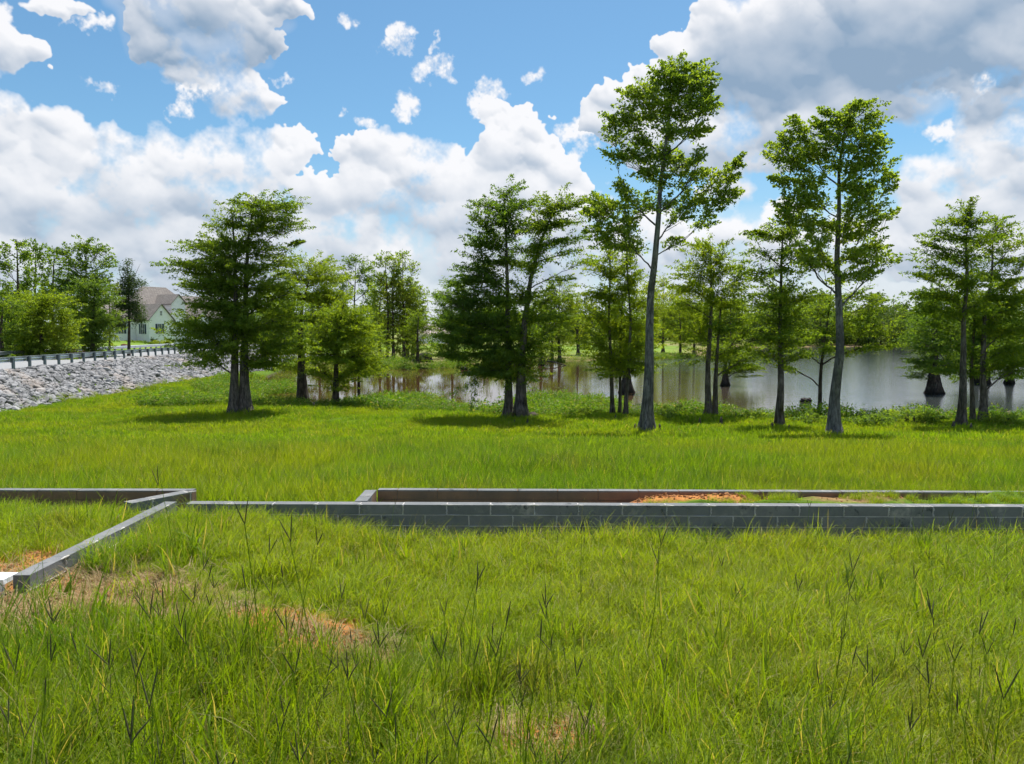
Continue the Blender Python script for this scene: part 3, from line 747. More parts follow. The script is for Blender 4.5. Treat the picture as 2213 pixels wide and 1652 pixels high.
ptree(1568, 834, 58.5, [(1567,790),(1568,750)], [(1570,770,22,20),(1595,780,25,18),(1610,800,22,12),(1550,760,20,22),(1575,800,22,10),(1630,795,14,8)], .28, kind='cyp', leaf='cyp', seed=16, barkm=m_barkD, flare=1.3, dens=1., zb=-.2,
 label='low drooping cypress standing out in the water between the two tallest trees')
# --- cypress left of second tall tree
ptree(1685, 927, 30.2, [(1687,840),(1690,740),(1693,640),(1695,560),(1697,490)], [(1690,500,20,18),(1660,510,25,14),(1720,490,25,18),(1650,545,20,12),(1700,540,35,16),(1640,580,18,10),(1680,580,35,14),(1735,550,22,18),(1665,620,30,14),
 (1720,615,30,14),(1640,655,16,10),(1690,660,30,14),(1655,700,24,12),(1710,700,28,14),(1640,760,16,8),(1690,745,26,12),(1720,770,16,8),(1745,640,20,16),(1630,500,12,10),(1670,640,30,14),(1715,650,30,14),(1665,680,30,14),(1720,700,30,14),(1660,725,28,12),(1705,735,30,14),(1665,765,24,10),(1700,775,24,12),(1640,720,22,10)], .17, kind='cyp', leaf='cyp', seed=17, barkm=m_barkC, flare=1.0, dens=.95, layer=.8,
 label='thin cypress just left of the second tallest tree')
# --- second tall tree
ptree(1804, 949, 26.9, [(1805,860),(1808,760),(1809,660),(1811,560),(1815,450),(1816,360),(1822,280),(1830,235)], [
 (1835,225,25,14),(1875,228,22,14),(1800,250,26,18),(1845,260,40,22),(1890,260,18,24),(1770,270,12,14),(1720,265,16,16),(1740,290,26,18),(1700,310,22,18),(1795,300,34,24),(1850,310,40,24),(1885,310,18,20),(1760,330,35,22),
 (1710,345,34,18),(1670,335,20,12),(1690,375,26,20),(1740,380,38,22),(1800,350,26,18),(1850,360,36,22),(1900,355,22,14),(1930,370,18,10),(1830,400,28,22),(1880,405,36,18),(1920,400,18,14),(1720,430,35,20),(1765,430,28,20),
 (1700,470,24,16),(1690,440,20,16),(1850,450,34,24),(1890,450,20,16),(1920,460,16,7),(1740,475,32,20),(1790,480,25,20),(1840,500,34,24),(1880,490,24,18),(1760,520,35,18),(1900,520,22,14),(1850,545,38,20),(1895,550,28,14),(1925,560,18,8),
 (1780,560,35,20),(1740,560,30,16),(1830,590,34,18),(1880,590,30,14)],
 .215, depth=.75, name='tall_shade_tree', kind='dec', leaf='dec', seed=18, barkm=m_barkG, flare=1.0, dens=1.4, lsize=.12,
 label='second tallest tree, smooth blue grey trunk and full leafy crown at right')
ptree(1770, 905, 36., [(1775,800),(1790,700),(1800,620)], [(1790,640,34,18),(1850,635,34,16),(1760,665,32,16),(1880,660,30,14),(1830,690,40,18),(1780,715,34,16),(1870,710,34,16),(1915,700,26,12),(1905,745,32,10),(1860,755,32,12),(1780,755,34,14),(1740,720,24,12),(1730,760,18,12),(1700,800,10,8),
 (1935,720,20,8)], .12, kind='cyp', leaf='cyp', seed=19, barkm=m_barkD, flare=.5, dens=.72, layer=.8, name='cypress_tree', label='wide low cypress drooping over the lake behind the second tallest tree')
# --- right hand group
ptree(2077, 927, 30.4, [(2080,820),(2084,700),(2086,600),(2090,520),(2092,460)], [(2092,465,16,16),(2065,480,20,16),(2115,480,20,18),(2040,505,18,16),(2085,510,30,16),(2125,520,20,14),(2020,540,22,14),(2060,545,28,14),(2010,575,26,12),(2090,560,28,14),
 (2045,590,30,14),(2000,600,16,8),(2080,610,34,16),(2020,630,26,14),(2050,640,34,16),(2100,610,30,16),(2060,670,36,18),(2110,660,30,16),(2000,660,24,14)], .18, kind='cyp', leaf='cyp', seed=20, flare=.9, dens=1.2, layer=.7, label='tallest cypress of the group at the right edge, foremost trunk with open top')
ptree(2105, 916, 32.3, [(2105,800),(2106,700),(2108,620)], [(2010,690,30,20),(2150,690,34,22),(2040,790,40,18),(2095,800,35,15),(2000,740,25,18),(2145,800,30,14),(2040,640,28,18),(2170,750,30,20),(2110,640,26,18),(2070,660,30,20),(2050,700,34,22),(2095,700,30,22),(2060,745,34,20),(2100,760,28,18)], .12, kind='cyp', leaf='cypd', seed=21, flare=.7, dens=.85,
 label='thinnest cypress of the right edge group, middle of its three front trunks')
ptree(2126, 919, 31.6, [(2128,800),(2130,680),(2134,600),(2142,520),(2150,490)], [(2150,495,16,14),(2175,510,22,14),(2200,520,22,16),(2140,540,24,12),(2180,555,30,12),(2215,570,26,14),(2150,590,30,14),(2195,610,34,16),(2140,640,34,20),(2185,660,36,22),(2230,640,34,24),
 (2150,700,36,22),(2200,715,36,22),(2160,760,34,16),(2205,770,30,14),(2120,590,28,14),(2130,660,30,18),(2200,800,28,14),(2150,790,28,14)], .17, kind='cyp', leaf='cyp', seed=22, flare=.9, dens=1.05, layer=.7, label='cypress of the right edge group, rightmost of its three front trunks')
ptree(2020, 850, 51, [(2018,780),(2020,700),(2022,640)], [(2020,650,28,18),(2000,690,34,20),(2045,690,34,20),(1995,735,34,20),(2035,745,38,22),(1985,780,26,14),(2020,790,38,20),(2055,790,28,18),(1990,810,18,8)], .42, kind='cyp', leaf='cypd', seed=23, barkm=m_barkD, flare=1.3, dens=1., zb=-.25,
 label='dense dark cypress with wide black base standing in the lake near the right edge')
for i, (u, v, d, s, lab) in enumerate([(2112,826,62.5,24,'dark cypress in the lake seen between the front trunks of the right edge group'),(2129,828,61,25,'dark cypress in the lake just right of the front trunks of the right edge group'),
   (2180,828,61.5,26,'dark cypress with flared black base in the lake at the far right'),(2235,832,58,27,'cypress in the lake cut by the right side of the photo')]):
    ptree(u, v, d, [(u+1, 780), (u+2, 720), (u, 650)], [(u,660,28,20),(u-25,700,28,20),(u+25,705,28,20),(u-10,740,34,18),(u+25,760,28,16),(u-22,775,25,14)], .3, kind='cyp', leaf='cypd' if i % 2 else 'cyp', seed=s, barkm=m_barkD, flare=1.2, dens=.9, zb=-.25, label=lab)
# --- stump in the lake near the trio
ptree(1355, 849, 51.5, [(1355,800),(1356,740)], [(1350,745,30,22),(1375,760,25,18),(1335,770,22,16),(1365,720,28,20)], .42, kind='cyp', leaf='cyp', seed=29, barkm=m_barkD, flare=1.2, zb=-.25, label='cypress with broad black base in the lake behind the three slender trunks')
# --- far bank trees
FB = [  # ub, vb, y, top v, half width, kind, leaf, label
 (822,782,106,600,28,'dec','dec','far bank tree, leftmost trunk of the group with tall pale crowns'),
 (836,786,102,545,36,'dec','dec','tall far bank tree with rounded top, second trunk of its group'),
 (851,786,102,590,34,'dec','decy','far bank tree, third trunk of the group left of the dark root mass'),
 (873,784,103,540,34,'dec','dec','tallest far bank tree with pale lacy crown, left trunk of the tight three'),
 (881,784,104,600,30,'dec','decd','far bank tree, middle trunk of the tight three beside the dark root mass'),
 (891,783,105,610,40,'dec','dec','far bank tree spreading right, right trunk of the tight three'),
 (903,797,87,668,34,'cyp','cyp','short cypress on the grassy point of the far bank'),
 (978,781,109,600,40,'cyp','cyp','solitary thin trunked cypress on the far bank left of the middle pair'),
 (765,778,112,548,48,'dec','decd','large round topped tree on the far bank, right of the big left pair'),
 (690,778,116,590,40,'dec','decd','dark tree on the far bank behind the yellow green cypress'),
 (1170,790,97,650,34,'cyp','cyp','leaning far bank tree behind the middle pair, left of the mud spit'),
 (1192,780,108,620,34,'cyp','cyp','far bank cypress seen through the gap right of the middle pair'),
 (1210,781,108,600,38,'cyp','cypy','far bank cypress with flared foot on the mud spit'),
 (1250,772,122,640,40,'dec','decy','yellow green far bank tree left of the three slender trunks'),
 (1433,757,135,600,46,'dec','decy','bright yellow green tree on the far bank right of the tallest trunk'),
 (1470,772,124,640,38,'cyp','cypy','yellow green cypress with dark foot at the end of the far bank'),
 (1500,765,132,600,40,'dec','decy','bright tree on the far bank left of the open yellow green cypress'),
 (1580,768,130,640,44,'dec','dec','full green tree on the far bank point near the open water'),
 (1400,765,128,610,44,'dec','decy','yellow green tree on the far bank behind the tallest trunk'),
]
for i, (ub, vb, y, tv, hw, kd, lf, lab) in enumerate(FB):
    r = np.random.default_rng(400+i); bl = [(ub+r.uniform(-5, 5), tv+12, hw*.4, 12)]
    v = tv+26; bot = vb-(26 if kd == 'dec' else 20)
    while v < bot:
        w_ = hw*(.55+.45*math.sin(math.pi*min(1, (v-tv)/(bot-tv)*1.1+.1)))
        for s in (-1, 1): bl.append((ub+s*w_*r.uniform(.3, .75), v+r.uniform(-6, 6), w_*r.uniform(.35, .55), r.uniform(10, 15)))
        v += 19
    ptree(ub, vb, y, [(ub+r.uniform(-3, 3), (vb+tv)/2), (ub+r.uniform(-5, 5), tv+8)], bl, .26, name='far_bank_tree', kind=kd, leaf=lf, seed=500+i, barkm=m_barkD, flare=.8, lsize=.25, dens=.95, label=lab,
          zb=float(max(.05, height(*at(ub, vb, y)[:2]))))
# --- trees left, across the road
def round_tree(ub, y, tv, bv, hw, lf, lab, seed, kd='dec', zb=None, dens=.9, r0=.24, low=.12, ls=.2, step=26, name='roadside_tree', bk=None, shape=.6):
    r = np.random.default_rng(seed); bl = [(ub+r.uniform(-4, 4), tv+14, hw*.4, 14)]
    v = tv+28; bot = bv-(bv-tv)*low
    while v < bot:
        q = (v-tv)/(bot-tv); w_ = hw*(shape+(1-shape)*math.sin(math.pi*min(1, q*.9+.08)))
        k = 3 if hw > 45 else 2
        for j in range(k): bl.append((ub+((j-(k-1)/2)*2/max(1, k-1))*w_*r.uniform(.45, .8), v+r.uniform(-8, 8), w_*r.uniform(.32, .5), r.uniform(14, 22)))
        v += step
    x = at(ub, bv, y)[0]; z = float(height(x, y)) if zb is None else zb
    return ptree(ub, bv, y, [(ub+r.uniform(-4, 4), (bv+tv)/2), (ub+r.uniform(-4, 4), tv+10)], bl, r0, name=name, kind=kd, leaf=lf, seed=seed, barkm=bk or m_barkD, flare=.3, lsize=ls, dens=dens, label=lab, zb=z)
round_tree(35, 66, 508, 790, 38, 'decd', 'tall dark tree at the left edge of the photo, across the road', 61)
round_tree(75, 69, 520, 790, 30, 'decd', 'dark tree across the road, between the left edge tree and the broad round one', 62)
round_tree(180, 70, 515, 780, 62, 'decd', 'broad tall round crowned tree across the road, left of the house', 63, dens=1.)
round_tree(118, 72, 530, 780, 26, 'decd', 'narrow dark tree beside the broad round crowned one across the road', 71)
round_tree(90, 60, 628, 792, 72, 'cypy', 'dense yellow green bushy tree across the road at left', 64, 'cyp', dens=1.15, low=.05, shape=.75, step=22)
round_tree(200, 64, 600, 786, 46, 'cypd', 'dark bushy tree across the road, between the yellow green one and the conifer', 65, 'cyp', dens=1.1, low=.04, shape=.6)
round_tree(236, 72, 610, 766, 26, 'decy', 'light green thin trunked tree left of the narrow conifer', 66, low=.3, r0=.12)
round_tree(5, 58, 640, 792, 40, 'cyp', 'low bushy tree cut by the left side of the photo', 67, 'cyp', low=.05, dens=1.1)
ptree(277, 762, 68, [(277,700),(276,640),(274,570)], [(274,580,9,14),(276,605,14,14),(278,635,20,14),(300,612,14,9),(268,660,24,12),(290,680,22,12),(262,700,22,12),(282,660,20,14),(300,690,12,8),(275,625,12,20),(255,690,12,10)], .17, name='conifer_tree', kind='pine', leaf='pine', seed=68,
      barkm=m_barkD, flare=.2, dens=1.6, lsize=.2, label='narrow dark conifer with straight trunk in front of the white house',
      bare=[([(.1,0,6.0),(.9,0,7.3),(1.3,0,8.1)], .03), ([(0,0,6.3),(.5,.1,7.6),(.6,.1,8.6)], .03), ([(0,0,6.0),(-.5,0,7.2),(-.6,0,8.2)], .025)])

# ------------------------------------------------------------------ distant woods, every tree its own
def proto_tree(i):
    r = np.random.default_rng(800+i); Ht = r.uniform(9.5, 12.5); bl = []
    for k in range(13):
        q = r.uniform(.08, 1); w_ = 3.3*math.sin(math.pi*(q*.75+.17))
        a = r.uniform(0, 6.28); bl.append((math.cos(a)*w_*.6, math.sin(a)*w_*.6, q*Ht*.9, w_*.62+.5, w_*.62+.5, 1.3))
    bl.append((0, 0, Ht-.8, 1.5, 1.5, 1.2))
    return build_tree('woodland_tree', 0, 0, 0, [(0, 0, Ht*.5), (0, 0, Ht-.6)], .22, bl, 'dec', ['far', 'decd', 'far', 'decd'][i], m_barkD, .3, .34, 800+i, .55, 'green tree of the distant woods beyond the lake and lawns', group='trees of the distant woods')
protos = [proto_tree(i) for i in range(4)]
spots = []
r = np.random.default_rng(77)
def wood(x0, x1, y0, y1, n, s=1.):
    k = 0
    while k < n:
        x, y = r.uniform(x0, x1), r.uniform(y0, y1)
        if abs(x) > .86*y+10: continue
        if sdist(x, y) > 2.5: spots.append((x, y, s)); k += 1
wood(62, 240, 221, 240, 74, .9); wood(50, 250, 240, 285, 64, 1.25); wood(-20, 66, 228, 262, 52, 1.05); wood(-120, -20, 218, 262, 44, 1.)
wood(-190, -75, 128, 170, 26, .9); wood(40, 62, 206, 228, 8); wood(-48, -30, 128, 160, 7, .8)
for k, (x, y, s_) in enumerate(spots):
    i = k % 4
    if k < 4: e = protos[k]
    else:
        e = protos[i].copy(); COL.objects.link(e)
        for ch in protos[i].children: c = ch.copy(); c.parent = e; COL.objects.link(c)
    e.location = (x, y, float(height(x, y))-.2); e.rotation_euler = (0, 0, r.uniform(0, 6.28)); q = s_*r.uniform(.8, 1.2); e.scale = (q*r.uniform(.95, 1.25), q*r.uniform(.95, 1.25), q)

# ------------------------------------------------------------------ shrubs
def shrub(name, u, v, y, wpx, hpx, leaf, label, seed, ls=.16, x=None):
    p = at(u, v, y); z = float(height(p[0], p[1])); w_, h_ = wpx*y/F, hpx*y/F
    bl = [(r_.uniform(-.45, .45)*w_, r_.uniform(-.3, .3)*w_, h_*r_.uniform(.3, .75), w_*.3, w_*.3, h_*.3) for r_ in [np.random.default_rng(seed)] for _ in range(5)]
    return build_tree(name, p[0], p[1], z, [(0, 0, h_*.3), (0, 0, h_*.6)], .05, bl, 'dec', leaf, m_barkD, .1, 1.0, seed, ls, label, 'shrub')
shrub('purple_shrub', 163, 760, 60, 30, 24, 'plum', 'dark purple leaved shrub across the road beside the yellow green bushy tree', 901)
shrub('low_shrub', 30, 775, 57, 36, 16, 'cyp', 'low green shrub across the road at the left end of the far guardrail', 902)
shrub('low_shrub', 135, 772, 58, 34, 14, 'cyp', 'low green shrub across the road under the purple shrub', 903)
shrub('garden_shrub', 332, 731, 121, 7, 15, 'pine', 'small dark pointed shrub by the front corner of the white house', 904)
shrub('garden_shrub', 345, 731, 120, 20, 12, 'decy', 'bright green shrub under the shuttered window of the white house', 905)
shrub('garden_shrub', 321, 733, 120, 16, 6, 'decd', 'flat dark shrub along the foot of the white house', 906)
shrub('garden_shrub', 366, 731, 120, 18, 14, 'decy', 'bright green shrub right of the shuttered window of the white house', 907)
shrub('garden_shrub', 290, 735, 121, 26, 5, 'decd', 'low dark hedge like shrub under the side windows of the white house', 908)
shrub('bank_shrub', 950, 742, 150, 26, 14, 'decy', 'low shrub on the far lawn left of the middle pair of cypresses', 909, .25)
shrub('bank_shrub', 1262, 742, 150, 34, 16, 'far', 'low shrub on the far lawn behind the three slender trunks', 910, .25)

for i, (u, v, y, w_, h_, lf, lab) in enumerate([
  (1878, 925, 30.5, 95, 34, 'decd', 'dark leafy shrub on the shore right of the second tallest tree'),
  (1745, 921, 32, 60, 26, 'decd', 'low dark shrub on the shore between the thin cypress and the second tallest tree'),
  (1975, 922, 31.5, 70, 30, 'dec', 'green shrub on the shore left of the right edge cypress group'),
  (2170, 925, 31, 80, 30, 'dec', 'bright shrub on the shore at the far right under the edge group'),
  (1455, 915, 33, 60, 24, 'decd', 'low shrub on the shore right of the tallest trunk'),
  (1625, 915, 33.5, 70, 20, 'dec', 'low green shrub on the shore between the two trunked cypress and the thin cypress'),
  (1255, 905, 35.5, 80, 22, 'dec', 'leafy mound on the shore left of the three slender trunks'),
  (745, 893, 39, 60, 22, 'decd', 'dark leafy mound at the foot of the small bushy cypress'),
  (455, 862, 41, 90, 14, 'decd', 'flat dark weedy mound left of the big left pair')]):
    shrub('shore_shrub', u, v, y, w_, h_, lf, lab, 930+i, .085)
# ------------------------------------------------------------------ white house
m_wallw = simple('painted_brick', (.86, .86, .86), (.80, .80, .80), 2, .85, .1)
m_shing, t, out = mat('brown_shingles')
Pp = t.new('ShaderNodeTexCoord').outputs['Object']
br = t.new('ShaderNodeTexBrick'); sp_ = t.new('ShaderNodeSeparateXYZ'); t.L.new(Pp, sp_.inputs[0])
cv_ = t.new('ShaderNodeCombineXYZ'); t.L.new(t.m('ADD', sp_.outputs[0], sp_.outputs[1]), cv_.inputs[0]); t.L.new(sp_.outputs[2], cv_.inputs[1]); t.L.new(cv_.outputs[0], br.inputs[0])
br.inputs['Scale'].default_value = 1; br.inputs['Brick Width'].default_value = .5; br.inputs['Row Height'].default_value = .2; br.inputs['Mortar Size'].default_value = .02
br.inputs[1].default_value = (.25, .22, .20, 1); br.inputs[2].default_value = (.19, .165, .15, 1); br.inputs[3].default_value = (.10, .09, .085, 1)
principled(t, out, br.outputs[0], .95)
m_navy = simple('navy_paint', (.025, .045, .09), None, 2, .5)
m_glass = simple('window_glass', (.03, .045, .06), None, 1, .08, spec=.8)
m_door = simple('timber_door', (.22, .17, .14), None, 2, .6)
hc = at(323, 731.5, 125)
H = empty('white_house', hc, R(59)); tag(H, 'white painted house with steep brown roofs, gables and navy shutters beyond the road', 'house')
wm = MB()
wm.box(0, 4.4, 0, 3.5, -1, 3.1); wm.poly([(0,0,3.1),(4.4,0,3.1),(2.2,0,5.55)], 3.5, (0,-1,0)) if False else None
wm.add([(0,0,3.1),(4.4,0,3.1),(2.2,0,5.5),(0,3.5,3.1),(4.4,3.5,3.1),(2.2,3.5,5.5)], [(0,1,2),(3,5,4),(1,4,5,2),(0,2,5,3)])
wm.box(-5.6, 14, 3.6, 13.5, -1, 3.1)
wm.box(5.2, 7.9, 1.5, 6, -1, 5.9); wm.add([(5.2,1.5,5.9),(7.9,1.5,5.9),(6.55,1.5,7.3),(5.2,5,5.9),(7.9,5,5.9),(6.55,5,7.3)], [(0,1,2),(3,5,4),(1,4,5,2),(0,2,5,3)])
wm.box(8.6, 12.4, .6, 4, -1, 2.7); wm.add([(8.6,.6,2.7),(12.4,.6,2.7),(10.5,.6,4.5),(8.6,3.6,2.7),(12.4,3.6,2.7),(10.5,3.6,4.5)], [(0,1,2),(3,5,4),(1,4,5,2),(0,2,5,3)])
wm.build('wall', m_wallw, H)
def gable_roof(x0, x1, y0, y1, ez, az_, o=.3, th=.14):
    xm = (x0+x1)/2; k = (az_-ez)/(xm-x0); b = MB()
    for s, xe in ((-1, x0-o), (1, x1+o)):
        b.poly([(xe, y0-o, ez-k*o+.02), (xm, y0-o, az_+.02), (xm, y1, az_+.02), (xe, y1, ez-k*o+.02)][::s], th, (0, 0, 1))
    return b.build('roof', m_shing, H)
gable_roof(0, 4.4, 0, 5.5, 3.1, 5.5); gable_roof(5.2, 7.9, 1.5, 8, 5.9, 7.3); gable_roof(8.6, 12.4, .6, 6, 2.7, 4.5)
def hip(x0, x1, y0, y1, z0, z1, rx0, rx1):
    ym = (y0+y1)/2; return MB().add([(x0,y0,z0),(x1,y0,z0),(x1,y1,z0),(x0,y1,z0),(rx0,ym,z1),(rx1,ym,z1)], [(0,1,5,4),(1,2,5),(2,3,4,5),(3,0,4),(3,2,1,0)])
hip(-.8, 14.5, 3.2, 14, 3.12, 8.9, 4.6, 9.2).build('roof', m_shing, H)
hip(-6, 3, 3.25, 12, 3.1, 6.4, -3.5, 1).build('roof', m_shing, H)
hip(9, 20, 4.5, 13, 3.15, 7.6, 11, 17).build('roof', m_shing, H)
MB().box(14, 19.5, 5, 12.5, -1, 3.13).build('wall', m_wallw, H)
def window(x, z, w_, h_, sh=0, y=0., side=False):
    f = MB(); g_ = MB()
    T = (lambda a, b, c: (a, b, c)) if not side else (lambda a, b, c: (b, a, c))
    def bx(M, x0, x1, y0, y1, z0, z1):
        V = [T(a, b, c) for c in (z0, z1) for (a, b) in ((x0,y0),(x1,y0),(x1,y1),(x0,y1))]
        M.add(V, [(3,2,1,0),(4,5,6,7),(0,1,5,4),(1,2,6,5),(2,3,7,6),(3,0,4,7)])
    e = .07
    bx(f, x-w_/2-e, x+w_/2+e, y-.05, y+.02, z+h_/2, z+h_/2+e); bx(f, x-w_/2-e, x+w_/2+e, y-.07, y+.02, z-h_/2-e, z-h_/2)
    bx(f, x-w_/2-e, x-w_/2, y-.05, y+.02, z-h_/2, z+h_/2); bx(f, x+w_/2, x+w_/2+e, y-.05, y+.02, z-h_/2, z+h_/2)
    bx(f, x-.02, x+.02, y-.045, y+.02, z-h_/2, z+h_/2); bx(f, x-w_/2, x-.02, y-.04, y+.02, z-.02, z+.02); bx(f, x+.02, x+w_/2, y-.04, y+.02, z-.02, z+.02)
    W_ = f.build('window', m_wallw, H); bx(g_, x-w_/2, x+w_/2, y-.02, y+.01, z-h_/2, z+h_/2); g_.build('pane', m_glass, W_)
    for s in ((-1, 1) if sh else ()):
        q = MB(); c = x+s*(w_/2+.28); bx(q, c-.18, c+.18, y-.06, y+.01, z-h_/2, z+h_/2); q.build('shutter', m_navy, W_)
window(1.9, 1.55, .62, 1.6, 1); window(2.2, 4.1, .32, .75); window(3.8, 1.7, .4, .6); window(1.7, 1.5, .9, 1.6, 1, 0, True)
window(-2.6, 1.5, .9, 1.5, 1, 3.6); window(-4.6, 1.5, .7, 1.5, 1, 3.6)
MB().box(8.95, 9.9, .5, .62, -.1, 2.1).build('door', m_door, H); MB().box(10.5, 12, .5, .62, -.1, 2.0).build('door', m_door, H)
gb = at(268, 741, 105); tag(MB().tube([(0,0,0),(0,0,.25),(0,0,.35)], [.45,.4,.1], 10).build('leaf_heap', simple('rust_leaves', (.16,.06,.03), (.10,.05,.02), 8, .9, .4), loc=(gb[0], gb[1], float(height(gb[0], gb[1])))), 'small rust brown heap on the lawn in front of the white house', 'heap')
def far_house(u, v, y, w_, rz, lab):
    p = at(u, v, y); z = float(height(p[0], p[1])); e = empty('far_house', (p[0], p[1], z), rz); tag(e, lab, 'house'); zt = p[2]-z
    MB().box(-w_/2, w_/2, -4, 4, -1, zt).build('wall', m_wallw, e)
    hip(-w_/2-.5, w_/2+.5, -4.5, 4.5, zt, zt+2.6, -w_/3, w_/3).build('roof', simple('pale_roof', (.45,.36,.33), None, 2), e)
far_house(940, 722, 212, 9, .2, 'far pale roofed house glimpsed over the lawn left of the middle pair')
# ------------------------------------------------------------------ things on the banks and in the lake
m_black = simple('wet_dark_wood', (.035, .028, .024), (.02, .016, .014), 5, .8, .5)
def lump(name, x, y, z, rad, label, cat, seed, zs=.8, m=None):
    import bmesh
    bm = bmesh.new(); bmesh.ops.create_icosphere(bm, subdivisions=3, radius=1)
    rr = np.random.default_rng(seed); ph = rr.uniform(0, 6, 9)
    for v in bm.verts:
        c = v.co; k = 1+.22*math.sin(3*c.x+ph[0])*math.sin(4*c.y+ph[1])+.14*math.sin(7*c.z+ph[2]+3*c.x)+.08*math.sin(11*c.x+ph[3])*math.sin(9*c.y+ph[4])
        v.co = Vector((c.x*rad*k*1.15, c.y*rad*k, c.z*rad*k*zs))
    me = bpy.data.meshes.new(name); bm.to_mesh(me); bm.free(); me.materials.append(m or m_black); me.polygons.foreach_set('use_smooth', [True]*len(me.polygons))
    o = bpy.data.objects.new(name, me); o.location = (x, y, z); COL.objects.link(o); return tag(o, label, cat)
p = at(914, 776, 97); lump('root_mass', p[0], 97, float(height(p[0], 97))+.3, 1.1, 'dark upturned root mass on the far bank beside the short cypress', 'root mass', 1, .7)
p = onz(1742, 869, .0); o = lump('cypress_knee', p[0]-.12, p[1], .06, .2, 'dark double knobbed cypress knee poking out of the open water', 'cypress knee', 2, .9)
k_ = lump('knob', .28, .05, .02, .17, None, None, 3, .9); k_.parent = o
kn = None
for i, (u, v, hh) in enumerate([(628,880,.22),(640,884,.16),(678,884,.26),(1112,918,.14),(1140,920,.18),(1330,908,.15),(1372,936,.2),(1425,938,.22),(1512,918,.2),(1558,920,.24),(1668,930,.2),(1705,934,.16),(2060,930,.24),(2098,932,.2),(1590,905,.2),(1960,912,.26)]):
    q_ = onz(u, v, .3); z_ = max(0., float(height(q_[0], q_[1])))
    if kn is None: kn = MB().tube([(0,0,-.1),(.01,0,.3),(.03,.01,.7),(.03,.02,1.)], [.42,.30,.2,.07], 9).build('cypress_knee', m_barkC, None, True)
    else: kn = kn.copy(); COL.objects.link(kn)
    kn.location = (q_[0], q_[1], z_); kn.scale = (hh*1.1, hh*1.1, hh*1.5); tag(kn, 'small woody cypress knee poking up beside a lakeside trunk', 'cypress knee', 'cypress knees along the shore')
for i, (u, v, rd, lab) in enumerate([(690,878,.3,'dark root beside the swollen cypress base at the left inlet'),(615,876,.28,'dark stump left of the swollen cypress base'),(1150,905,.26,'small dark stump right of the middle pair of trunks'),
     (1003+0,795,.35,'dark stub on the far bank behind the middle pair')]):
    p = onz(u, v, .25); lump('stump', p[0], p[1], max(.05, float(height(p[0], p[1])))+.05, rd, lab, 'stump', 10+i, .8, m_barkD)
a, b = at(1165, 778, 97), at(1234, 792, 94)
tag(MB().tube([a, (a+b)/2+np.array([0,0,.1]), b-np.array([0,0,.1])], [.09,.07,.03], 7).build('fallen_branch', m_black), 'long dead branch leaning from the far bank into the water', 'branch')

# ------------------------------------------------------------------ block foundation walls
m_block, t, out = mat('charcoal_block')
Pp = wpos(t); geo = t.new('ShaderNodeNewGeometry')
n = t.noise(Pp, 7, 6, .65); n2 = t.noise(Pp, 1.1, 3)
c = t.mix(t.mr(n, .3, .7), (.150, .155, .160), (.215, .215, .215)); c = t.mix(t.m('MULTIPLY', geo.outputs['Random Per Island'], .35), c, (.10, .115, .12))
c = t.mix(t.mr(t.noise(Pp, 2.3, 6, .75), .57, .66), c, (.30, .29, .27)); c = t.mix(t.mr(t.noise(Pp, 5.5, 6, .75), .60, .66), c, (.07, .075, .08))
sn = t.new('ShaderNodeSeparateXYZ'); t.L.new(Pp, sn.inputs[0])
mud = t.m('MULTIPLY', t.mr(sn.outputs[1], 7.35, 7.5), t.mr(sn.outputs[2], 2.415, 2.395)); c = t.mix(t.m('MULTIPLY', mud, .9), c, t.mix(t.mr(t.noise(Pp, 3, 5), .35, .65), (.27, .15, .085), (.15, .10, .07)))
principled(t, out, c, .92, t.bump(t.noise(Pp, 60, 5, .7), .5, .01), .2)
m_mort = simple('mortar', (.50, .48, .46), (.38, .36, .35), 9, .95, .5)
m_mortm = simple('muddy_mortar', (.20, .14, .10), (.14, .10, .08), 5, .95, .5)
def block_wall(p0, p1, top, courses, label, th=.115, joints=True):
    p0, p1 = np.array(p0, float), np.array(p1, float); d = p1-p0; L = float(np.hypot(*d)); z0 = top-courses*.101
    e = empty('block_wall', (p0[0], p0[1], z0), math.atan2(d[1], d[0])); tag(e, label, 'block wall')
    B, M, S = MB(), MB(), MB()
    for k in range(courses):
        zb = k*.101; x = -(.2 if k % 2 else 0.)
        while x < L:
            a, b_ = max(0, x), min(L, x+.397)
            if b_-a > .03: B.box(a+.002, b_-.002, random.uniform(-.002, .002), th+random.uniform(-.002, .002), zb+.004, zb+.097, .0012)
            x += .405
    M.box(.003, L-.003, .004, th-.004, .001, courses*.101-.006)
    for k in range(courses):        # squeezed and smeared mortar along the joints
        zb = k*.101; x = -(.2 if k % 2 else 0.)
        while x < L:
            if joints and 0 < x < L:
                for _ in range(4):
                    zz = zb+random.uniform(.01, .095); r_ = random.uniform(.004, .009)
                    S.tube([(x-r_, -.001, zz-.012), (x, -.004, zz), (x+random.uniform(-.004, .004), -.001, zz+.014)], [r_*.5, r_, r_*.4], 5)
                if k == courses-1 and random.random() < .8:
                    w_ = random.uniform(.02, .07); S.tube([(x-w_, .004, .1005*(k+1)-.004), (x-w_*.3, .0, .1005*(k+1)), (x+w_*.4, .001, .1005*(k+1)-.002), (x+w_, .005, .1005*(k+1)-.004)], [.003, .009, .008, .003], 5)
            x += .405
        q = 0.
        while joints and q < L:
            w_ = random.uniform(.05, .3)
            if random.random() < .55: S.tube([(q, -.001, zb+.001), (q+w_*.5, -.005, zb+random.uniform(-.003, .003)), (q+w_, -.001, zb+.001)], [.002, random.uniform(.004, .007), .002], 5)
            q += w_*1.3
    B.build('blocks', m_block, e); M.build('mortar', m_mort if joints else m_mortm, e)
    if joints and S.V: S.build('mortar_smears', m_mort, e)
    return e
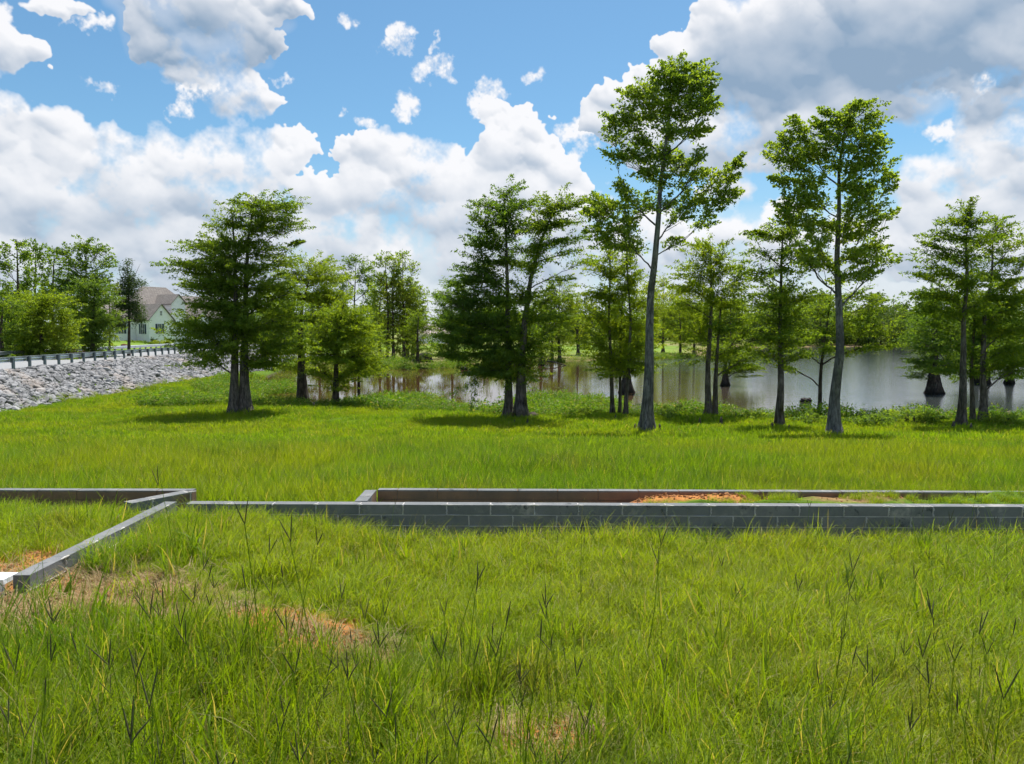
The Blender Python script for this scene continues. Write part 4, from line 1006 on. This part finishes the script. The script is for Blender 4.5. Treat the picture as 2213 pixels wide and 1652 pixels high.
TOP = 2.42
block_wall((-3.03, 7.06), (14.5, 6.77), TOP, 5, 'long front foundation wall of charcoal blocks crossing the photo')
block_wall((-3.16, 4.95), (-3.16, 7.16), TOP, 5, 'short block wall running from the white board to the long front wall', .11).rotation_euler = (0, 0, R(90))
block_wall((-3.54, 7.08), (-3.20, 7.60), TOP, 4, 'stub block wall with rough layered side beside the wall corner', .14)
block_wall((-13.5, 7.79), (-3.22, 7.66), TOP, 4, 'rear block wall on the left, stained brown, half buried in grass', .1, False)
block_wall((-1.37, 7.18), (-1.37, 7.70), TOP, 4, 'very short cross wall at the left end of the red clay trench', .115, False).rotation_euler = (0, 0, R(90))
block_wall((-1.36, 7.70), (14.5, 7.35), TOP, 4, 'long rear block wall with a brown stained inner face behind the clay trench', .09, False)
p = onz(4, 1243, 2.40)
wb = MB().box(-.6, 0, 0, .16, -.035, .0, .003).box(-.6, -.01, .0, .03, -.30, -.036).build('white_board', simple('white_board', (.88, .88, .88), (.82, .82, .82), 6, .5, .2), loc=(-3.29, 4.88, 2.41))
tag(wb, 'bright white board at the near end of the short block wall', 'board')

# ------------------------------------------------------------------ grass
def grassmat(name, a, b, tr, mixt=.5, big=None, gl_=.015):
    m, t, out = mat(name)
    geo = t.new('ShaderNodeNewGeometry'); oi = t.new('ShaderNodeObjectInfo')
    P = geo.outputs['Position']
    f = t.m('ADD', t.m('ADD', t.m('MULTIPLY', geo.outputs['Random Per Island'], .45), t.m('MULTIPLY', oi.outputs['Random'], .25)), t.mr(t.noise(P, .7, 4, .6), .35, .65, -.1, .4), clamp=True)
    c = t.mix(f, a, b)
    if big: c = t.mix(t.mr(t.noise(P, .22, 3, .6), .46, .60), c, t.mix(t.m('MULTIPLY', f, .6), big, b))
    c = t.mix(t.m('MULTIPLY', t.mr(t.noise(P, .8, 5, .7), .54, .68), .55), c, (.175, .165, .045))
    c = t.mix(t.m('MULTIPLY', t.mr(t.noise(P, .45, 4, .65, 1.), .56, .66), .45), c, (.055, .115, .016))
    c = t.mix(t.mr(geo.outputs['Random Per Island'], .91, .94), c, (.34, .28, .13))
    d = t.new('ShaderNodeBsdfDiffuse'); t.L.new(c, d.inputs[0])
    tl = t.new('ShaderNodeBsdfTranslucent'); t.L.new(t.mix(1., c, tr, 'MULTIPLY'), tl.inputs[0])
    ms = t.new('ShaderNodeMixShader'); ms.inputs[0].default_value = mixt; t.L.new(d.outputs[0], ms.inputs[1]); t.L.new(tl.outputs[0], ms.inputs[2])
    gl = t.new('ShaderNodeBsdfGlossy'); gl.inputs['Roughness'].default_value = .55; gl.inputs[0].default_value = (.8, .9, .8, 1)
    m2 = t.new('ShaderNodeMixShader'); m2.inputs[0].default_value = gl_; t.L.new(ms.outputs[0], m2.inputs[1]); t.L.new(gl.outputs[0], m2.inputs[2])
    t.L.new(m2.outputs[0], out.inputs[0]); return m
GTR = (1.8, 1.75, .4)
m_g1 = grassmat('lawn_grass', (.125, .215, .010), (.210, .305, .015), GTR, .5, (.235, .280, .012))
m_g2 = grassmat('tall_blades', (.080, .155, .009), (.170, .260, .014), GTR, .5, (.160, .225, .010), .015)
m_g3 = grassmat('field_grass', (.105, .195, .010), (.175, .265, .014), GTR, .5, (.220, .260, .012))
m_gs = grassmat('straw', (.30, .21, .10), (.42, .32, .17), (1.1, 1, .8), .25)
m_seed = simple('seed_head', (.050, .042, .022), (.11, .12, .035), 20, .8)
m_weed = grassmat('shore_weed', (.080, .170, .016), (.150, .240, .028), GTR, .42, None, .02)
def blades(n, rad, h0, h1, w0, bend, seed, seg=4, lean=(0, 0), flat=0.):
    r = np.random.default_rng(seed)
    a = r.uniform(0, 6.283, n); q = rad*np.sqrt(r.uniform(0, 1, n)); bx, by = q*np.cos(a), q*np.sin(a)
    hh = r.uniform(h0, h1, n); az_ = r.uniform(0, 6.283, n); bd = bend*r.uniform(.2, 1.3, n); wd = w0*r.uniform(.6, 1.3, n); tw = az_+math.pi/2+r.uniform(-.7, .7, n)
    V = np.zeros((n, seg+1, 2, 3))
    x = bx.copy(); y = by.copy(); z = np.full(n, -.02); ang = r.uniform(0, .25, n)+flat
    for i in range(seg+1):
        f = i/seg; w_ = wd*(1-f**1.7)*.5+.0004
        V[:, i, 0] = np.stack([x-np.cos(tw)*w_, y-np.sin(tw)*w_, z], 1); V[:, i, 1] = np.stack([x+np.cos(tw)*w_, y+np.sin(tw)*w_, z], 1)
        st = hh/seg; x = x+np.sin(ang)*np.cos(az_)*st+lean[0]*st*f; y = y+np.sin(ang)*np.sin(az_)*st+lean[1]*st*f; z = z+np.cos(ang)*st; ang = ang+bd/seg*(1+f)
    V = V.reshape(-1, 3); b = (np.arange(n)*(seg+1)*2)[:, None]
    Fq = np.concatenate([b+np.array([[2*i, 2*i+1, 2*i+3, 2*i+2]]) for i in range(seg)], 0)
    return V, Fq
def clump(m, *a, **k):
    V, Fq = blades(*a, **k); return mesh_obj('clump', V, Fq, m, 'nolink')
_m = mesh_obj
def mesh_obj(name, V, Fc, m, parent=None, smooth=False, loc=None):
    if parent == 'nolink':
        o = _m(name, V, Fc, m, None, smooth, loc); COL.objects.unlink(o); return o
    return _m(name, V, Fc, m, parent, smooth, loc)
def seed_stalk(seed):
    r = np.random.default_rng(seed); S = MB(); h = r.uniform(.5, .72); l = r.uniform(-.12, .12)
    S.tube([(0,0,0), (l*.3, 0, h*.5), (l, r.uniform(-.03, .03), h)], [.0022, .0018, .0014], 4)
    V1 = len(S.V); nf = len(S.F)
    k = [1, 2, 1, 3, 2, 1, 2, 2][seed % 8]
    for j in range(k):
        a = (j-(k-1)/2)*r.uniform(.3, .75)+l+r.uniform(-.15, .15); ln = r.uniform(.06, .12); az_ = r.uniform(-.5, .5)
        T = np.array([(l, 0, h-.004*j)] + [(l+math.sin(a)*ln*f*math.cos(az_), math.sin(a)*ln*f*math.sin(az_), h+math.cos(a)*ln*f) for f in (.35, .7, 1.)])
        S.tube(T, [.0012, .0027, .0024, .0008], 5)
    me = bpy.data.meshes.new('stalk'); me.from_pydata(S.V, [], S.F); me.materials.append(m_g2); me.materials.append(m_seed)
    for i, pgn in enumerate(me.polygons): pgn.material_index = 1 if i >= nf else 0
    return bpy.data.objects.new('stalk', me)
PG = ([clump(m_g1, 62, .10, .09, .23, .0036, 1.6, 200+i, lean=(.35, .0)) for i in range(4)] +            # 0-3 fine, bent
      [clump(m_g2, 20, .09, .22, .46, .0052, .8, 210+i, lean=(.12, .0)) for i in range(4)] +             # 4-7 tall broad
      [clump(m_gs, 40, .11, .08, .20, .0045, 1.4, 220+i, flat=.7) for i in range(2)] +                   # 8-9 straw
      [seed_stalk(230+i) for i in range(8)] +                                                             # 10-17 seed stalks
      [clump(m_g3, 85, .22, .14, .34, .0052, .9, 240+i, lean=(.12, .0)) for i in range(4)] +             # 18-21 field
      [clump(m_g1, 75, .36, .07, .17, .013, .9, 250+i) for i in range(3)] +                              # 22-24 lawn
      [clump(m_g1, 30, .09, .24, .40, .0050, 1.9, 260+i, lean=(.3, -.2)) for i in range(2)] +            # 25-26 overhang at the wall
      [clump(m_g2, 12, .06, .20, .38, .014, 1.1, 270+i, lean=(.2, 0)) for i in range(2)])               # 27-28 broad leaved
PG = [bpy.data.objects.new('c', o.data) for o in PG]
r = np.random.default_rng(99)
PTS = []
def bare_mask(x, y, kinds=('clay', 'straw')):
    q = np.full(x.shape, 9.)
    for (bx, by, rx, ry, k) in BARE:
        if k in kinds: q = np.minimum(q, np.hypot((x-bx)/rx, (y-by)/ry))
    return q + vnoise(x, y, .3, 5)*.8
def onwall(x, y):
    a = (y > 6.80) & (y < 7.22) & (x > -3.1) & (np.abs(y-(7.12-.016*(x+3.03))) < .10)
    b = (np.abs(x+3.22) < .13) & (y > 4.9) & (y < 7.2)
    c = (np.abs(y-(7.75-.022*(x+1.36))) < .09) & (x > -1.45)
    d = (np.abs(y-7.76) < .1) & (x < -3.1)
    e = (x > -3.7) & (x < -3.1) & (np.abs(y-(7.12+(x+3.54)*1.53)) < .2)
    return a | b | c | d | e
def put(x0, x1, y0, y1, dens, ids, smin, smax, cond=None, wedge=True, tilt=.15):
    n = int((x1-x0)*(y1-y0)*dens); x = r.uniform(x0, x1, n); y = r.uniform(y0, y1, n)
    k = ~onwall(x, y)
    if wedge: k &= (np.abs(x) < .70*y+4.0)
    if cond is not None: k &= cond(x, y)
    x, y = x[k], y[k]; n = len(x)
    if not n: return
    z = height(x, y)
    rot = np.stack([r.normal(0, tilt, n), r.normal(0, tilt, n), r.uniform(-.5, .5, n) if max(ids) <= 17 and min(ids) >= 10 else r.normal(0, 1.1, n)], 1)
    sz = r.uniform(smin, smax, n)*(1+.75*vnoise(x, y, 2.3, 21)*(y > 7.7)+.35*vnoise(x, y, .6, 22))
    PTS.append((np.stack([x, y, z], 1), rot, sz, r.choice(ids, n)))
U = lambda x: r.uniform(size=x.shape)
GT = [27, 28]
G1, G2, GS, GD, GF, GL, GO = [0,1,2,3], [4,5,6,7], [8,9], list(range(10,18)), [18,19,20,21], [22,23,24], [25,26]
ing = lambda x, y: bare_mask(x, y) > .85+.3*(U(x)-.5)
put(-9, 9, .8, 6.85, 150, G1, .75, 1.25, lambda x, y: ing(x, y) & (bare_mask(x, y) > 1.5))
put(-9, 9, .8, 6.85, 120, G1, .42, .7, lambda x, y: ing(x, y) & (bare_mask(x, y) <= 1.6))
put(-9, 9, .8, 6.85, 26, G1, .7, 1.3, lambda x, y: ~ing(x, y) & (U(x) < .35))
put(-9, 9, .8, 6.85, 60, GS, .7, 1.3, lambda x, y: (bare_mask(x, y, ('straw',)) < 1.15))
put(-9, 9, .8, 6.85, 9, GS, .6, 1.1, lambda x, y: vnoise(x, y, .8, 9) > .08)
tallm = lambda x, y: U(x) < np.clip(1.25-(y-2.6)/2.1-np.maximum(x+.2, 0)*.28, 0, 1)*(.6+.8*vnoise(x, y, .5, 4))*ss(bare_mask(x, y), .7, 1.7) + .10*(y < 4.6)
put(-6, 6, .8, 5.6, 85, G2, .7, 1.15, lambda x, y: tallm(x, y))
put(-4.5, .2, 1.2, 4.2, 22, G2, .85, 1.2, lambda x, y: (bare_mask(x, y) > 1.4) & (U(x) < np.clip(.9-(x+2.2)*.25, 0, 1)))
put(-6, 6, .8, 5.1, 38, GD, .55, 1.2, lambda x, y: (U(x) < np.clip(1.5-(y-2.3)/1.5, .07, 1)*np.clip(.5+2.2*vnoise(x, y, .7, 51), .05, 1)))
put(-3.0, 6, 4.2, 6.8, 1.2, GD, .6, .9)
put(-7, 7, .8, 6.8, 9, GT, .6, 1.1, lambda x, y: vnoise(x, y, .9, 41) > -.05)
put(-.9, 14, 6.5, 6.84, 95, GO, .6, 1.05, lambda x, y: U(x) < .6+vnoise(x, y, .6, 2))
put(-3., -.9, 6.7, 6.95, 60, GO, .45, .75)
put(-9, -3.3, 5, 7.6, 130, G1, .7, 1.1, lambda x, y: ing(x, y) & (x < -3.35))
put(-3.0, 9, 5.9, 6.84, 40, GO, .5, .8)
put(-3.13, -2.85, 5.35, 6.9, 110, GO, .6, 1.0)
put(-3.13, -2.4, 5.3, 6.9, 60, G2, .5, .75)
put(-15, 15, 7.8, 14, 7, GS, .9, 1.4, lambda x, y: vnoise(x, y, 1.8, 31) > .18)
put(-15, 15, 7.8, 20, 9, GT, .5, .9, lambda x, y: vnoise(x, y, 2.5, 33) > .05)
# trench
put(.4, 14, 7.1, 7.6, 130, G1, .3, .6, lambda x, y: (vnoise(x, y, .5, 6) > -.02) | (x > 3.6))
put(-1.2, .6, 7.2, 7.6, 20, GO, .5, .8)
# field beyond the walls
put(-15, 15, 7.7, 15, 60, GF, .65, 1.15, lambda x, y: ~((x > -1.5) & (y < 7.85)))
put(-15, 15, 7.75, 10, 50, G1, .8, 1.2)
put(-18, 18, 15, 20, 34, GF, .55, .95); put(-20, 20, 14, 22, 20, GL, .9, 1.3)
put(-32, 34, 20, 38, 15, GL, .9, 1.4, lambda x, y: (sdist(x, y) > .3) & (x > FOOTX(y)+.3))
put(-27, -8, 34, 70, 9, GL, 1.0, 1.6, lambda x, y: (sdist(x, y) > .3) & (x > FOOTX(y)+.2))
put(-32, 34, 24, 38, 6, GF, .6, 1.0, lambda x, y: (sdist(x, y) > .2) & (x > FOOTX(y)+.3) & (sdist(x, y) < 2.2+4*vnoise(x, y, 4, 8)))
put(-26, -18, 18, 60, 7, GF, .7, 1.2, lambda x, y: np.abs(x-FOOTX(y)-.3) < .8)
P_, R_, S_, I_ = (np.concatenate([q[i] for q in PTS]) for i in range(4))
PTS = []
scatter('grass', P_, R_, S_, I_, PG, label='tall bright green grass with dark seed heads covering the lawn', cat='grass')
print('grass clumps', len(P_))
# leafy weeds on the shore
def leafy(seed, n=90, rad=.3, h=.32, ls=.075):
    r_ = np.random.default_rng(seed); C = np.stack([r_.normal(0, rad*.5, n//5), r_.normal(0, rad*.5, n//5), r_.uniform(.05, h, n//5)], 1)
    V = leaves_at(C, np.full(len(C), .16), .7, 6, ls, .5, r_, .1, .5); V[:, 2] = np.maximum(V[:, 2], 0)
    return mesh_obj('weed', V, np.arange(len(V)).reshape(-1, 4), m_weed, 'nolink')
WP = [leafy(300+i, h=.22+.1*i) for i in range(4)]
def inell(x, y, cx, cy, rx, ry): return (np.hypot((x-cx)/rx, (y-cy)/ry)+vnoise(x, y, 1.2, 3)*.7) < 1
def weedc(x, y):
    sd = sdist(x, y)
    k = (sd > -1.1-1.2*vnoise(x, y, 3, 4)) & (sd < 1.1+1.8*vnoise(x, y, 4, 5))
    k |= inell(x, y, -6.8, 41.5, 3.0, 4.2) | inell(x, y, 2.8, 39.5, 2.9, 5.0) | inell(x, y, -17.4, 53, 2.3, 4.0) | inell(x, y, -17.0, 41, 2.4, 2.6)
    return k
put(-23, 40, 30, 64, 16, [0,1,2,3], .7, 1.35, lambda x, y: weedc(x, y) & (x > FOOTX(y)+1) & (np.abs(x) < .75*y+2) & (U(x) < .95), wedge=False)
put(-26, 38, 82, 128, 4, [0,1,2,3], 1., 2., lambda x, y: (np.abs(sdist(x, y)-.2) < 1.1+vnoise(x, y, 5)), wedge=False)
P_, R_, S_, I_ = (np.concatenate([q[i] for q in PTS]) for i in range(4)); P_[:, 2] = np.maximum(P_[:, 2], 0.0)
scatter('shore_weeds', P_, R_, S_, I_, WP, label='bright leafy ground cover spreading along the waterline', cat='weeds')
print('weeds', len(P_), 'leaf quads', sum(q[1] for q in ALLT))

CP = []
for (bx, by, rx, ry, k) in BARE:
    n = int(rx*ry*(2600 if k == 'clay' else 500)); CP.append(np.stack([bx+r.normal(0, .5, n)*rx, by+r.normal(0, .5, n)*ry], 1))
CP = np.vstack(CP); CP = CP[~onwall(CP[:, 0], CP[:, 1])]; n = len(CP)
scatter('clods', np.stack([CP[:, 0], CP[:, 1], height(CP[:, 0], CP[:, 1])+.002], 1), r.uniform(-1, 1, (n, 3))*3, np.clip(r.lognormal(math.log(.014), .55, n), .005, .06), r.integers(0, 3, n),
        [rock_mesh(40+i, simple('clay_clod', (.42, .20, .075), (.30, .135, .055), 20, .95, .5)) for i in range(3)], label='small orange clay clods on the bare soil', cat='clods')
